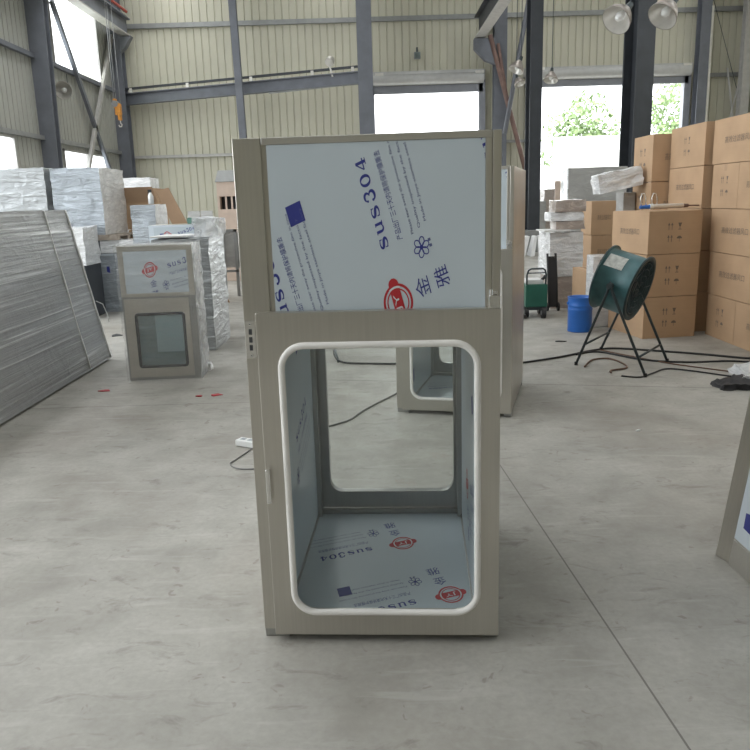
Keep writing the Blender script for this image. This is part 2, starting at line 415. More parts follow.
def serif_word():
    """s u s 3 0 4 in wide slab-serif strokes; pitch 16.6, base line 0; x is the reading direction"""
    out = []
    def S(x):
        p = arc(x, 7.6, 4.6, 2.6, 30, 180, 10) + [(x - 3.4, 6.2)] + [(x, 5.2), (x + 3.4, 4.2)] + arc(x, 2.7, 4.8, 2.7, 0, -150, 10)
        n = len(p); ws = [.9 + 1.9 * math.exp(-((i - n / 2) / (n * .22)) ** 2) for i in range(n)]
        out.append(stroke(p, ws)); out.append(stroke([(x + 4.2, 6.9), (x + 4.2, 10.2)], .9)); out.append(stroke([(x - 4.5, .2), (x - 4.5, 3.6)], .9))
    def U(x):
        out.append(stroke([(x - 4, 10), (x - 4, 3.6)] + arc(x - .6, 3.4, 3.4, 3.1, 180, 300, 8) + [(x + 3.6, 2.6)], [2.4, 2.4] + [2.2 - .12 * i for i in range(9)] + [.9]))
        out.append(stroke([(x + 4, 10), (x + 4, 0)], 2.4))
        out.append(stroke([(x - 6.6, 9.7), (x - 3, 9.7)], .8)); out.append(stroke([(x + 1.6, 9.7), (x + 4.6, 9.7)], .8)); out.append(stroke([(x + 3, .4), (x + 6.8, .4)], .8))
    def three(x):
        p = arc(x, 10.2, 4.2, 3.4, 160, -70, 12); out.append(stroke(p, [.9 + 1.5 * math.sin(math.pi * i / 12) for i in range(13)]))
        p = arc(x, 3.6, 4.9, 3.7, 80, -165, 14); out.append(stroke(p, [.9 + 1.8 * math.sin(math.pi * i / 14) for i in range(15)]))
        out.append(disc(x - 4, 10.4, 1.3, 1.3, 10)); out.append(disc(x - 4.4, 3.0, 1.5, 1.5, 10))
    def zero(x):
        p = arc(x, 6.8, 4.9, 6.3, 0, 360, 28); out.append(stroke(p, [1.1 + 1.5 * abs(math.cos(2 * math.pi * i / 28)) for i in range(29)]))
    def four(x):
        out.append(stroke([(x + 2, 13.6), (x + 2, .2)], 2.5)); out.append(stroke([(x + 1.6, 13.4), (x - 5.6, 4.4)], 1.0)); out.append(stroke([(x - 6, 4.0), (x + 6, 4.0)], 1.2)); out.append(stroke([(x - 1.4, .4), (x + 5.4, .4)], .8))
    S(0); U(16.4); S(33); three(50); zero(66.5); four(83)
    return out

SERIF = serif_word()
CN = text_mesh('产品出厂三十天内请将保护膜撕去')
EN = [text_mesh('Please tear away the protective film in time'), text_mesh('Quality inspected by the factory'), text_mesh('Made in Jinya stainless steel factory')]
JIN, YA, JY = text_mesh('金'), text_mesh('雅'), text_mesh('JY')

def print_block():
    """one repeat of the film print in (n, t) units: t runs along the reading direction, n to its right. Returns [(verts, faces, ink, layer)]"""
    P = []
    def put(vf, t0, n0, ink, layer=0, vs=None):
        v = vs or vf[0]
        P.append(([(n0 - y, t0 + x) for x, y in v], vf[1], ink, layer))
    for vf in SERIF: put(vf, 0, 5.5, 0)
    put(CN, -4, 22, 0, 0, fit(CN[0], 93, 8.2))
    for k, (e, n0, t0, w) in enumerate(zip(EN, (40, 50.5, 60), (-4, -1, 3), (112, 100, 104))):
        put(e, t0, n0, 1, 0, fit(e[0], w, 4.6))
    for k in range(6):                                              # six-petalled flower mark
        a = R(60 * k + 10); cx, cy = 6.3 * math.cos(a), 6.3 * math.sin(a)
        pet = [(cx + 4.4 * math.cos(b) * math.cos(a) - 3.3 * math.sin(b) * math.sin(a), cy + 4.4 * math.cos(b) * math.sin(a) + 3.3 * math.sin(b) * math.cos(a)) for b in [2 * math.pi * i / 16 for i in range(17)]]
        vf = stroke(pet, 1.0); P.append(([(46.4 + x, -20.6 + y) for x, y in vf[0]], vf[1], 0, 0))
    vf = disc(46.4, -20.6, 1.9, 1.9, 12); P.append((vf[0], vf[1], 0, 0))
    for k in range(2):
        vf = stroke([(58.5, -24 + 6 * k), (58.5, -21 + 6 * k)], 3); P.append((vf[0], vf[1], 1, 0))
    put(JIN, -70, 34, 0, 0, fit(JIN[0], 21, 19)); put(YA, -69, 62, 0, 0, fit(YA[0], 22, 19))
    cx, cy = -2.3, -64                                              # red ring crossed by a bar
    for rr, w in ((18.6, 2.4), (14.2, 1.3)):
        vf = stroke(arc(cx, cy, rr, rr, 0, 360, 40), w); P.append((vf[0], vf[1], 2, 0))
    bar = arc(cx, cy + 19.5, 6.8, 6.8, 0, 180, 10) + arc(cx, cy - 19.5, 6.8, 6.8, 180, 360, 10)
    P.append((bar, [tuple(range(len(bar)))], 2, 1))
    for a0 in (62, 242):                                            # pale ring arcs where the ring crosses the bar
        vf = stroke(arc(cx, cy, 16.4, 16.4, a0 + 2, a0 + 54, 10), 1.8); P.append((vf[0], vf[1], 3, 2))
    P.append(([(cx - y, cy - 9.5 + x) for x, y in fit(JY[0], 19, 9)], JY[1], 3, 2))
    sq = [(-111.5, 56.5), (-90.3, 56.5), (-90.3, 77.5), (-111.5, 77.5)]
    P.append((sq, [(0, 1, 2, 3)], 0, 0))
    return P
BLOCK = print_block()

def printed(mb, origins, A, O, U, V, N, clip, mbase=1, lift=.0006):
    """lay print repeats on a face. A: 2x2 map (n,t)->(u,v) metres; face point = O + u*U + v*V, lifted along N; clip=(u0,u1,v0,v1)"""
    U, V, N, O = Vector(U), Vector(V), Vector(N), Vector(O)
    for ou, ov in origins:
        for vs, fs, ink, lay in BLOCK:
            pts = [(ou + A[0][0] * n + A[0][1] * t, ov + A[1][0] * n + A[1][1] * t) for n, t in vs]
            if all(p[0] < clip[0] for p in pts) or all(p[0] > clip[1] for p in pts) or all(p[1] < clip[2] for p in pts) or all(p[1] > clip[3] for p in pts): continue
            if any(p[0] < clip[0] or p[0] > clip[1] or p[1] < clip[2] or p[1] > clip[3] for p in pts):
                bm = bmesh.new(); bv = [bm.verts.new((p[0], p[1], 0)) for p in pts]
                for f in fs:
                    try: bm.faces.new([bv[i] for i in f])
                    except ValueError: pass
                for co, no in (((clip[0], 0, 0), (-1, 0, 0)), ((clip[1], 0, 0), (1, 0, 0)), ((0, clip[2], 0), (0, -1, 0)), ((0, clip[3], 0), (0, 1, 0))):
                    bmesh.ops.bisect_plane(bm, geom=bm.verts[:] + bm.edges[:] + bm.faces[:], plane_co=co, plane_no=no, clear_outer=True)
                bm.verts.index_update(); pts = [(v.co.x, v.co.y) for v in bm.verts]; fs2 = [tuple(v.index for v in f.verts) for f in bm.faces]; bm.free()
            else: fs2 = fs
            if not fs2: continue
            mb.add([O + U * p[0] + V * p[1] + N * lift * (1 + .7 * lay) for p in pts], fs2, mbase + ink)
FILM = ['film', 'ink', 'ink_soft', 'red', 'white_ink']
KX, KZ = .00242, .00315
A_WALL = ((.949 * KX, -.314 * KX), (.314 * KZ, .949 * KZ))
A_FLOOR = ((-.33 * KX, -.944 * KX), (.944 * KZ, -.33 * KZ))

# ------------------------------------------------------------------ pass box
def make_pass_box(label, loc, rz):
    t = thing('pass_box', label, 'pass box', loc, rz, 'stainless pass boxes with blue film and white door seals')
    W, D, H = .425, 1.03, 1.755
    b = MB()
    b.box(-W, -.352, 0, D, .034, 1.20); b.box(.352, W, 0, D, .034, 1.20)          # side walls
    b.box(-.352, .352, .0, D, .034, .055)                                          # bottom
    b.box(-W, W, 0.004, D, 1.20, H - .002)                                        # machine head
    b.box(-.352, .352, .0, .05, 1.10, 1.2)
    b.build('body', 'steel', t, .003)
    m = MB(); m.box(-W, -.334, -.006, .004, .028, H); m.build('corner_post', 'steel', t, .002)
    m = MB(); m.box(.398, W, -.006, .004, 1.2, H); m.box(.376, .3965, -.004, .004, 1.2, H - .02); m.build('corner_post', 'steel', t, .002)
    m = MB(); m.box(-.332, .397, -.007, .004, H - .022, H); m.build('top_trim', 'steel_h', t, .002)
    # printed film on the head
    f = MB(); f.box(-.316, .375, -.004, .004, 1.20, 1.732)
    printed(f, [(.049, 1.416), (-.275, 1.155), (.386, 1.677)], A_WALL, (0, -.004, 0), (1, 0, 0), (0, 0, 1), (0, -1, 0), (-.3155, .3745, 1.2005, 1.7315))
    f.build('protective_film', FILM, t)
    # chamber lining
    f = MB(); f.box(-.350, .350, .02, .99, .055, .061)
    printed(f, [(-.078, .579), (.116, .128)], A_FLOOR, (0, 0, .061), (1, 0, 0), (0, 1, 0), (0, 0, 1), (-.345, .345, .03, .985))
    f.build('floor_film', FILM, t)
    f = MB(); f.box(-.352, -.347, .06, .93, .061, 1.19)
    f.add([(-.3464, y, z) for y, z in ((.21, .17), (.26, .19), (.25, .29), (.20, .26))], [(0, 1, 2, 3)], 1)
    printed(f, [(.45, .62)], ((.3 * KZ, .949 * KZ), (-.949 * KZ, .3 * KZ)), (-.347, 0, 0), (0, 1, 0), (0, 0, 1), (1, 0, 0), (.40, .92, .07, 1.0))
    f.build('side_film', FILM, t)
    f = MB(); f.box(.347, .352, .06, .93, .061, 1.19)
    printed(f, [(.3, .45)], ((-.3 * KZ, -.949 * KZ), (-.949 * KZ, .3 * KZ)), (.347, 0, 0), (0, 1, 0), (0, 0, 1), (-1, 0, 0), (.07, .92, .07, 1.18))
    f.build('side_film', FILM, t)
    m = MB()
    for sx in (-1, 1):
        m.box(sx * .346 - .006, sx * .346 + .006, .03, .99, .061, .073)
        m.box(sx * .338 - .012, sx * .338 + .012, .93, .965, .061, 1.19)
    m.box(-.35, .35, .965, .99, .061, .085)
    m.build('corner_bead', 'steel_in', t, .002)
    # front door
    m = MB(); m.plate(-.378, .423, .03, 1.203, -.300, .348, .118, 1.092, .075, -.045, -.008); m.build('door', 'steel', t, .003)
    d = t.children[-1]
    g = MB(); g.tube([(x, -.047, z) for x, z in rrect(-.300, .348, .122, 1.092,   .078, 10)], .0118, 10, 0, True); g.build('door_gasket', 'gasket', d)
    g = MB(); g.box(-.303, .351, -.030, -.025, .113, 1.098); g.build('glass_pane', 'glass', d)
    g = MB(); g.box(-.371, -.356, -.078, -.066, .548, .672)
    g.box(-.369, -.358, -.066, -.045, .556, .570); g.box(-.369, -.358, -.066, -.045, .650, .664); g.build('door_handle', 'chrome', d, .004)
    g = MB(); g.box(.384, .421, -.046, -.006, 1.203, 1.243); g.cyl((.392, -.03, 1.203), (.392, -.03, 1.262), .006, n=10); g.box(.398, .414, -.020, -.006, 1.243, 1.256); g.build('hinge', 'chrome', d, .002)
    # lock plate on the post
    p = MB(); p.box(-.4225, -.3875, -.010, -.006, 1.045, 1.172)
    for k in range(3): p.box(-.410, -.399, -.0115, -.0099, 1.072 + .027 * k, 1.091 + .027 * k, 1)
    p.box(-.408, -.402, -.0115, -.0099, 1.158, 1.164, 2); p.box(-.408, -.402, -.0115, -.0099, 1.052, 1.058, 2)
    p.build('lock_plate', ['chrome', 'dark', 'steel_in'], t, .001); t.children[-1]['label'] = 'bright lock plate with three dark slots'
    # back door with its window
    m = MB(); m.plate(-.352, .352, .085, 1.20, -.288, .312, .168, 1.10, .06, .99, 1.03); m.build('back_frame', 'steel_in', t, .002)
    k = t.children[-1]
    g = MB(); g.tube([(x, 1.033, z) for x, z in rrect(-.302, .326, .154, 1.114, .065, 8)], .012, 8, 0, True); g.build('door_gasket', 'gasket', k)
    g = MB(); g.box(-.292, .316, 1.008, 1.012, .164, 1.104); g.build('glass_pane', 'glass', k)
    for x in (-.378, .398):
        for y in (.03, .98):
            m = MB(); m.box(x - (.045 if x < 0 else .026), x + (.045 if x < 0 else .026), y - .036, y + .025, 0, .034); m.build('foot', 'steel_in', t, .003)
    return t
proto = make_pass_box('stainless pass box in the middle of the floor, open window showing film-lined chamber', (-.008, 2.49, 0), R(-3.6))
far = copy_tree(proto); far.location = (.57, 5.39, 0); far.rotation_euler.z = R(-15.5)
far['label'] = 'second stainless pass box, farther back and mostly hidden behind the front one'

# ------------------------------------------------------------------ sloping cabinet at the right edge
t = thing('steel_cabinet', 'leaning stainless cabinet cut by the right edge, blue film on its side', 'cabinet', (1.46, 3.04, 0))
k = .128
def sl(x, y, z): return (x + k * z, y, z)
bot = [(0, 0, 0), (.026, -.078, 0), (.04, -.9, 0), (.9, -.9, 0), (.9, 0, 0)]; Hh = 1.4
top = [sl(x, y, Hh) if i < 3 else (x, y, Hh) for i, (x, y, z) in enumerate(bot)]
m = MB(); m.add(bot + top, [(4, 3, 2, 1, 0), (5, 6, 7, 8, 9)] + [(i, (i + 1) % 5, (i + 1) % 5 + 5, i + 5) for i in range(5)]); m.build('body', 'steel', t, .004)
f = MB(); a = Vector((.026, -.078, 0)); bb = Vector((.04, -.9, 0)); dU = (bb - a).normalized(); upv = Vector((k, 0, 1)); nn = upv.cross(dU).normalized()
if nn.x > 0: nn = -nn
q = [a + dU * .004 + upv * .118 + nn * .001, a + dU * .78 + upv * .118 + nn * .001, a + dU * .78 + upv * 1.35 + nn * .001, a + dU * .004 + upv * 1.35 + nn * .001]
f.hexa(q, [p + nn * .003 for p in q])
o_ = a + nn * .0045
f.add([o_ + dU * u + upv * v + nn * .0006 for u, v in ((.055, .185), (.115, .18), (.118, .262), (.052, .25))], [(0, 1, 2, 3)], 1)
f.build('protective_film', ['film_clean', 'ink'], t)
f = MB(); q = [a + dU * .006 + nn * .001, a + dU * .82 + nn * .001, a + dU * .82 + upv * .112 + nn * .001, a + dU * .006 + upv * .112 + nn * .001]
f.hexa(q, [p + nn * .006 for p in q]); f.build('plinth', 'steel_h', t, .001)

# ------------------------------------------------------------------ left: wrapped loads
t = thing('panel_stack', 'long leaning stack of grey panels wrapped in stretch film, at the left edge', 'panel stack', (-2.78, 7.88, 0))
m = MB(); L = 3.7; n1, n2 = 40, 40; vs = []
for j in range(n2 + 1):
    for i in range(n1 + 1):
        z = .018 + 1.535 * j / n2; y = -L * i / n1; d = noise.noise(Vector((y * .5, z * 9, 2))) * .008 + noise.noise(Vector((y * 1.5, z * 16, 5))) * .003
        vs.append((-.195 * z + d, y - .0 * z, z))
m.add(vs, [(j * (n1 + 1) + i, (j + 1) * (n1 + 1) + i, (j + 1) * (n1 + 1) + i + 1, j * (n1 + 1) + i + 1) for j in range(n2) for i in range(n1)], 0, True)
th = .55; b0 = [(0 - .004, 0, .018), (-.004, -L, .018), (-th, -L, .018), (-th, 0, .018)]; b1 = [(x - .195 * 1.535, y, 1.553) for x, y, z in b0]
m.hexa(b0, b1); m.build('wrapped_panels', 'wrap_slab', t)
m = MB(); m.tube([(-.195 * z + .004 + .004 * math.sin(z * 9), -.62 + .05 * z, z) for z in [.03 + 1.52 * i / 14 for i in range(15)]], .008, 6); m.build('film_seam', 'white_plastic', t)
m = MB(); m.tube([(-.195 * z + .006, -.02 + .004 * math.sin(z * 20), z) for z in [.03 + 1.52 * i / 24 for i in range(25)]], .010, 6)
m.tube([(-.1, .0, .62), (-.05, .05, .58), (-.03, .09, .47), (-.02, .1, .38)], .005, 6); m.build('film_edge', 'white_plastic', t)
for y in (-.5, -1.9, -3.2):
    m = MB(); m.box(-th, -.05, y - .05, y + .05, 0, .018); m.build('spacer', 'wood', t)

def wrapped_box(name, label, cat, x0, x1, y0, y1, z0, z1, mat='wrap_silver', amp=.012, fr=5, rz=0, group=None, seed=1, film=None):
    cx, cy = (x0 + x1) / 2, (y0 + y1) / 2
    m = MB(); m.wrapped(x0 - cx, x1 - cx, y0 - cy, y1 - cy, 0, z1 - z0, amp, fr, .07, 0, seed, {0: 1} if film else None)  # film: paler right face, painting the light on that side
    o = m.build(name, [mat] + ([film] if film else []), None, 0, (cx, cy, z0), (0, 0, rz))
    return tag(o, label, cat, group)

# small wrapped pass box
t = thing('wrapped_pass_box', 'small pass box sealed in clear film, square black-framed window, beside the panel stack', 'pass box', (-1.932, 6.835, 0), R(3.6))
w = .328
m = MB(); m.box(-w, w, .006, .42, .0, 1.222); m.build('body', 'steel_in', t, .004)
m = MB(); m.box(-w, w, 0, .01, 1.175, 1.222); m.box(-w, -w + .05, 0, .01, .80, 1.175); m.box(w - .05, w, 0, .01, .80, 1.175); m.box(-w, w, 0, .01, .77, .80); m.build('front_frame', 'steel', t, .002)
m = MB(); m.box(-w + .05, w - .05, .001, .01, .80, 1.175)
printed(m, [(.12, 1.045)], ((.0003, .0027), (-.0034, .0007)), (0, .001, 0), (1, 0, 0), (0, 0, 1), (0, -1, 0), (-w + .055, w - .055, .805, 1.17))
m.build('protective_film', FILM, t)
m = MB(); m.plate(-w + .02, w - .06, .03, .75, -.205, .205, .135, .605, .02, -.012, .006); m.build('door', 'steel', t, .002); d = t.children[-1]
m = MB(); m.tube([(x, -.014, z) for x, z in rrect(-.212, .212, .128, .612, .02, 3)], .013, 6, 0, True); m.build('window_frame', 'black', d)
m = MB(); m.box(-.208, .208, -.006, -.002, .132, .608); m.build('glass_pane', 'glass_green', d)
m = MB(); m.box(w - .05, w - .03, -.03, -.012, .55, .68); m.build('door_handle', 'steel_in', t, .003)
m = MB(); m.box(-.2, .2, .003, .006, .135, .6); m.box(-.05, .2, .0024, .003, .26, .6, 1); m.build('chamber_lining', ['wrap_blue', 'film_clean'], t)
m = MB(); m.wrapped(-w - .012, w + .014, -.04, .435, .0, 1.236, .014, 7, .035, 0, 4, {0: 1}); m.build('stretch_film', ['clear', 'clear_side'], t)
m = MB(); m.wrapped(w - .02, w + .05, .28, .40, .0, .07, .03, 9, .02, 0, 9); m.build('film_tail', 'wrap_white', t)

wrapped_box('wrapped_carton', 'tall narrow carton in crinkled white film right behind the small wrapped pass box', 'carton', -2.34, -1.735, 8.2, 9.08, 0, 1.215, 'wrap_silver', .016, 7, 0, None, 3)
m = MB(); m.wrapped(-.11, .15, -.18, .2, 0, .19, .035, 6, .04, 0, 12)
o = m.build('plastic_bag', 'bag', None, 0, (-1.79, 8.46, 1.226)); tag(o, 'crumpled translucent plastic bag lying on the tall film-wrapped carton', 'plastic bag')
m = MB(); m.box(-.45, -.06, -.05, .5, 0, .018); o = m.build('white_board', 'stone', None, .002, (-1.9, 8.25, 1.232)); tag(o, 'thin white board lying flat beside the plastic bag on the wrapped carton', 'board')

# steel box with printed film behind
t = thing('steel_case', 'low stainless case with printed blue film front, behind the wrapped pass box', 'case', (-2.38, 9.5, 0))
m = MB(); m.box(-.35, .35, .006, .55, 0, 1.335); m.build('body', 'steel', t, .004)
m = MB(); m.box(-.35, .35, 0, .006, 1.31, 1.335); m.box(-.35, -.29, 0, .006, .0, 1.31); m.box(.325, .35, 0, .006, 0, 1.31); m.build('front_frame', 'film_clean', t, .001)
m = MB(); m.box(-.29, .325, .001, .006, .02, 1.31)
printed(m, [(.02, 1.235), (-.16, .82)], ((.30 * KX, .9 * KX), (-.9 * KZ, .2 * KZ)), (0, .001, 0), (1, 0, 0), (0, 0, 1), (0, -1, 0), (-.288, .322, .03, 1.305))
m.add([(-.215, 0, 1.235), (-.165, 0, 1.235), (-.165, 0, 1.175), (-.215, 0, 1.175)], [(3, 2, 1, 0)], 1)
m.build('protective_film', FILM, t)
m = MB(); m.wrapped(-.12, .08, -.06, .06, 0, .05, .04, 8, .03, 0, 5)
o = m.build('green_hose_tangle', 'green', None, 0, (-2.16, 9.75, 1.338)); tag(o, 'small tangle of dark green plastic on the printed steel case', 'plastic')

t_wb = wrapped_box('wrapped_crate', 'mid-height film-wrapped block with a bottle standing on it, left of the open carton sheet', 'wrapped crate', -3.235, -2.905, 10.5, 11.1, 0, 1.59, 'wrap_blue', .012, 6, 0, None, 6, 'wrap_white')  # white film on the right face only, a painted bright side
t = thing('spray_bottle', 'small white spray bottle with dark trigger head on a wrapped block', 'bottle', (-2.98, 10.62, 1.60))
m = MB(); m.rev([(0, 0), (.035, 0), (.036, .1), (.02, .14), (.014, .15), (0, .15)], (0, 0, 0), n=12); m.build('bottle_body', 'white_plastic', t)
m = MB(); m.box(-.03, .015, -.012, .012, .15, .19); m.box(-.035, -.025, -.006, .006, .11, .16); m.build('trigger', 'dark', t)

# open carton with raised flaps on another carton, and a leaning sheet
o = wrapped_box('tall_carton', 'plain brown carton holding up the open-flapped carton', 'carton', -3.99, -3.44, 12.74, 13.34, 0, 1.2, 'card', .002, 3, 0, None, 1)
t = thing('open_carton', 'open cardboard carton with flaps raised, near the left corner column', 'carton', (-3.74, 13.06, 1.206))
m = MB(); m.box(-.27, .27, -.3, -.29, 0, .43); m.box(-.27, .27, .29, .3, 0, .43); m.box(-.27, -.26, -.29, .29, 0, .43); m.box(.26, .27, -.29, .29, 0, .43); m.box(-.26, .26, -.29, .29, 0, .01); m.build('carton_body', 'card', t)
m = MB(); m.hexa([(-.27, -.30, .43), (.25, -.30, .43), (.25, -.292, .43), (-.27, -.292, .43)], [(-.25, -.36, .67), (.21, -.36, .675), (.21, -.352, .675), (-.25, -.352, .67)]); m.build('flap', 'card_in', t)
m = MB(); m.hexa([(.262, -.29, .43), (.27, -.29, .43), (.27, .29, .43), (.262, .29, .43)], [(.19, -.27, .655), (.2, -.27, .655), (.2, .27, .655), (.19, .27, .655)]); m.build('flap', 'card', t)
m = MB(); m.hexa([(-.25, .292, .43), (.25, .292, .43), (.25, .30, .43), (-.25, .30, .43)], [(-.25, .40, .62), (.25, .40, .62), (.25, .408, .62), (-.25, .408, .62)]); m.build('flap', 'card_in', t)
m = MB(); m.hexa([(-2.62, 12.38, 0), (-2.34, 12.38, 0), (-2.34, 12.41, 0), (-2.62, 12.41, 0)], [(-3.40, 12.4, 1.81), (-3.19, 12.4, 1.85), (-3.19, 12.43, 1.85), (-3.40, 12.43, 1.81)])
o = m.build('cardboard_sheet', 'card_in'); tag(o, 'folded brown cardboard sheet leaning against the open carton', 'cardboard')
wrapped_box('wrapped_crate', 'pale wrapped block at the foot of the left corner column behind the open carton', 'wrapped crate', -5.0, -4.3, 15.4, 16.0, 0, 2.13, 'wrap_white', .015, 5, 0, None, 8)

# big crates on the stack at left
t = thing('shadow_gap_crate', 'added crate coloured dark for the shadow gap under the tall wrapped crate and pallet', 'crate', (-4.43, 12.2, 0))  # added support, its dark colour stands for the shadow gap here
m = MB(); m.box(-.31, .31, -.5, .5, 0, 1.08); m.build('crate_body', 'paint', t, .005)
m = MB(); m.box(-.2, .2, -.505, -.5, .2, .95); m.build('shade_panel', 'paint_dark', t, .003)  # darker sheet on the front face, deepening the painted shade
t = thing('film_cabinet', 'cabinet with blue film and one dark spot, standing on the floor below the pallet', 'cabinet', (-3.7, 11.6, 0))
m = MB(); m.box(-.415, .40, .005, .6, 0, .905); m.build('body', 'steel_in', t, .004)
m = MB(); m.box(-.41, .39, 0, .005, .01, .895); m.add([(-.32, -.0007, .70), (-.275, -.0007, .70), (-.275, -.0007, .60), (-.32, -.0007, .62)], [(3, 2, 1, 0)], 1); m.build('protective_film', ['wrap_blue', 'ink'], t)
wrapped_box('wrapped_bundle', 'flat bundle in white film lying on the film-covered cabinet', 'bundle', -4.09, -3.45, 11.62, 12.2, .908, 1.085, 'wrap_white', .02, 8, 0, None, 5)
t = thing('pallet', 'grey wooden pallet between the tall wrapped crate and the stack below', 'pallet', (-4.15, 12.15, 1.09))
m = MB()
for y in (-.5, 0, .5): m.box(-.6, .35, y - .05, y + .05, 0, .05)
m.build('bearer', 'wood', t)
m = MB()
for k_ in range(6): m.box(-.6 + .165 * k_, -.6 + .165 * k_ + .12, -.55, .55, .05, .08)
m.build('deck_board', 'wood', t)
wrapped_box('wrapped_crate', 'tall silver-wrapped crate on the pallet, its crinkled right side in paler film for the light on it', 'wrapped crate', -4.715, -3.985, 11.62, 12.72, 1.172, 2.15, 'wrap_blue', .014, 6, 0, None, 7, 'wrap_white')  # right face in white film to paint its lit side
wrapped_box('wrapped_crate', 'wide film-wrapped crate at the left edge behind the leaning panel stack', 'wrapped crate', -5.85, -4.80, 11.6, 12.5, 0, 2.17, 'wrap_silver', .014, 5, 0, None, 2)
wrapped_box('wrapped_bundle', 'pale wrapped bundle just right of the panel stack top corner', 'bundle', -4.40, -4.06, 10.9, 11.5, .77, 1.31, 'wrap_white', .022, 7, 0, None, 9)
m = MB(); m.box(-.175, .175, -.33, .33, 0, .765); o = m.build('shade_box', 'paint_dark', None, .005, (-4.25, 11.2, 0)); tag(o, 'black box standing in for the shade under the pale wrapped bundle', 'box')  # black block put where only shade lies below the bundle

# middle distance at left
t = thing('low_partition', 'low grey panel screen standing by the back wall', 'screen', (-4.38, 20, 0))
for a0 in (-.33, .0):
    m = MB(); m.box(a0 + .01, a0 + .32, 0, .04, .05, 1.43); m.build('screen_panel', 'wrap_grey', t, .005)
m = MB(); m.box(-.34, .34, -.1, .14, 0, .05); m.build('base', 'girt', t, .004)
t = thing('plywood_crate', 'tall plywood crate with dark barred opening and grey hood, left of the front pass box', 'crate', (-2.75, 16, 0))
m = MB(); m.box(-.38, .38, 0, .6, 0, 1.47); m.box(-.38, .38, 0, .6, 1.73, 2.02); m.box(-.38, -.33, 0, .6, 1.47, 1.73); m.box(.33, .38, 0, .6, 1.47, 1.73); m.build('crate_body', 'ply', t, .006)
m = MB(); m.box(-.33, .33, .2, .22, 1.47, 1.73); m.build('opening', 'dark', t)  # dark sheet painting the shade inside, behind the bars
for x in (-.22, -.1, .02, .14):
    m = MB(); m.box(x, x + .035, .0, .03, 1.47, 1.73); m.build('bar', 'ply', t)
m = MB(); m.hexa([(-.40, -.03, 2.02), (.40, -.03, 2.02), (.40, .63, 2.02), (-.40, .63, 2.02)], [(-.34, .05, 2.25), (.40, .05, 2.25), (.40, .6, 2.25), (-.34, .6, 2.25)]); m.build('hood', 'girt', t, .006)
t = thing('film_faced_board', 'narrow upright panel with pale blue film, seen just left of the front pass box', 'panel', (-1.9, 12.3, 0))
m = MB(); m.box(-.22, .35, 0, .12, 0, 1.33); m.build('panel_body', 'steel', t, .004)
m = MB(); m.box(-.215, .345, -.004, 0, .02, 1.32); m.build('protective_film', 'film_clean', t)
t = thing('steel_rack', 'grey metal rack with one low crossbar beside the narrow film panel', 'rack', (-2.45, 13.2, 0))
for x in (-.12, .1):
    m = MB(); m.box(x, x + .05, 0, .05, 0, 1.15); m.build('post', 'girt', t)
m = MB(); m.box(-.12, .15, .0, .04, 1.1, 1.15); m.build('crossbar', 'girt', t)
m = MB(); m.box(-.12, .15, 0, .04, .42, .46); m.build('crossbar', 'girt', t)
m = MB(); m.box(-.14, .17, .03, .06, .5, 1.1); m.build('back_panel', 'wrap_grey', t)

# ------------------------------------------------------------------ right: cardboard cartons
CTXT = text_mesh('高效过滤器风口')
def face_print(mb, kind, O, U, V, N, w, h):
    O, U, V, N = Vector(O), Vector(U), Vector(V), Vector(N)
    def lay(vs, fs): mb.add([O + U * u + V * v + N * .0015 for u, v in vs], fs, 1)
    if kind == 'text':
        vs = fit(CTXT[0], w * .52, h * .15, -w * .26, h * .02); lay(vs, CTXT[1])
    else:                                                            # handling marks: glass, arrows, umbrella
        s = h * .16
        for cx, cy in ((-s * .8, s * .9), (-s * .8, -s * .9)):
            for dx in (-.25, .25):
                x = cx + dx * s
                lay([(x - .05 * s, cy - .5 * s), (x + .05 * s, cy - .5 * s), (x + .05 * s, cy + .2 * s), (x - .05 * s, cy + .2 * s)], [(0, 1, 2, 3)])
                lay([(x - .2 * s, cy + .15 * s), (x + .2 * s, cy + .15 * s), (x, cy + .55 * s)], [(0, 1, 2)])
        cx, cy = s * .7, s * .9
        lay([(cx - .3 * s, cy + .5 * s), (cx - .1 * s, cy - .05 * s), (cx + .1 * s, cy - .05 * s), (cx + .3 * s, cy + .5 * s)], [(0, 1, 2, 3)])
        lay([(cx - .05 * s, cy), (cx - .05 * s, cy - .4 * s), (cx + .05 * s, cy - .4 * s), (cx + .05 * s, cy)], [(0, 1, 2, 3)]); lay([(cx - .25 * s, cy - .5 * s), (cx + .25 * s, cy - .5 * s), (cx + .25 * s, cy - .4 * s), (cx - .25 * s, cy - .4 * s)], [(0, 1, 2, 3)])
        p = arc(cx, -s * .9, .42 * s, .4 * s, 0, 180, 8); lay(p, [tuple(range(9))]); lay([(cx - .03 * s, -s * .9), (cx - .03 * s, -s * 1.4), (cx + .03 * s, -s * 1.4), (cx + .03 * s, -s * .9)], [(0, 1, 2, 3)])
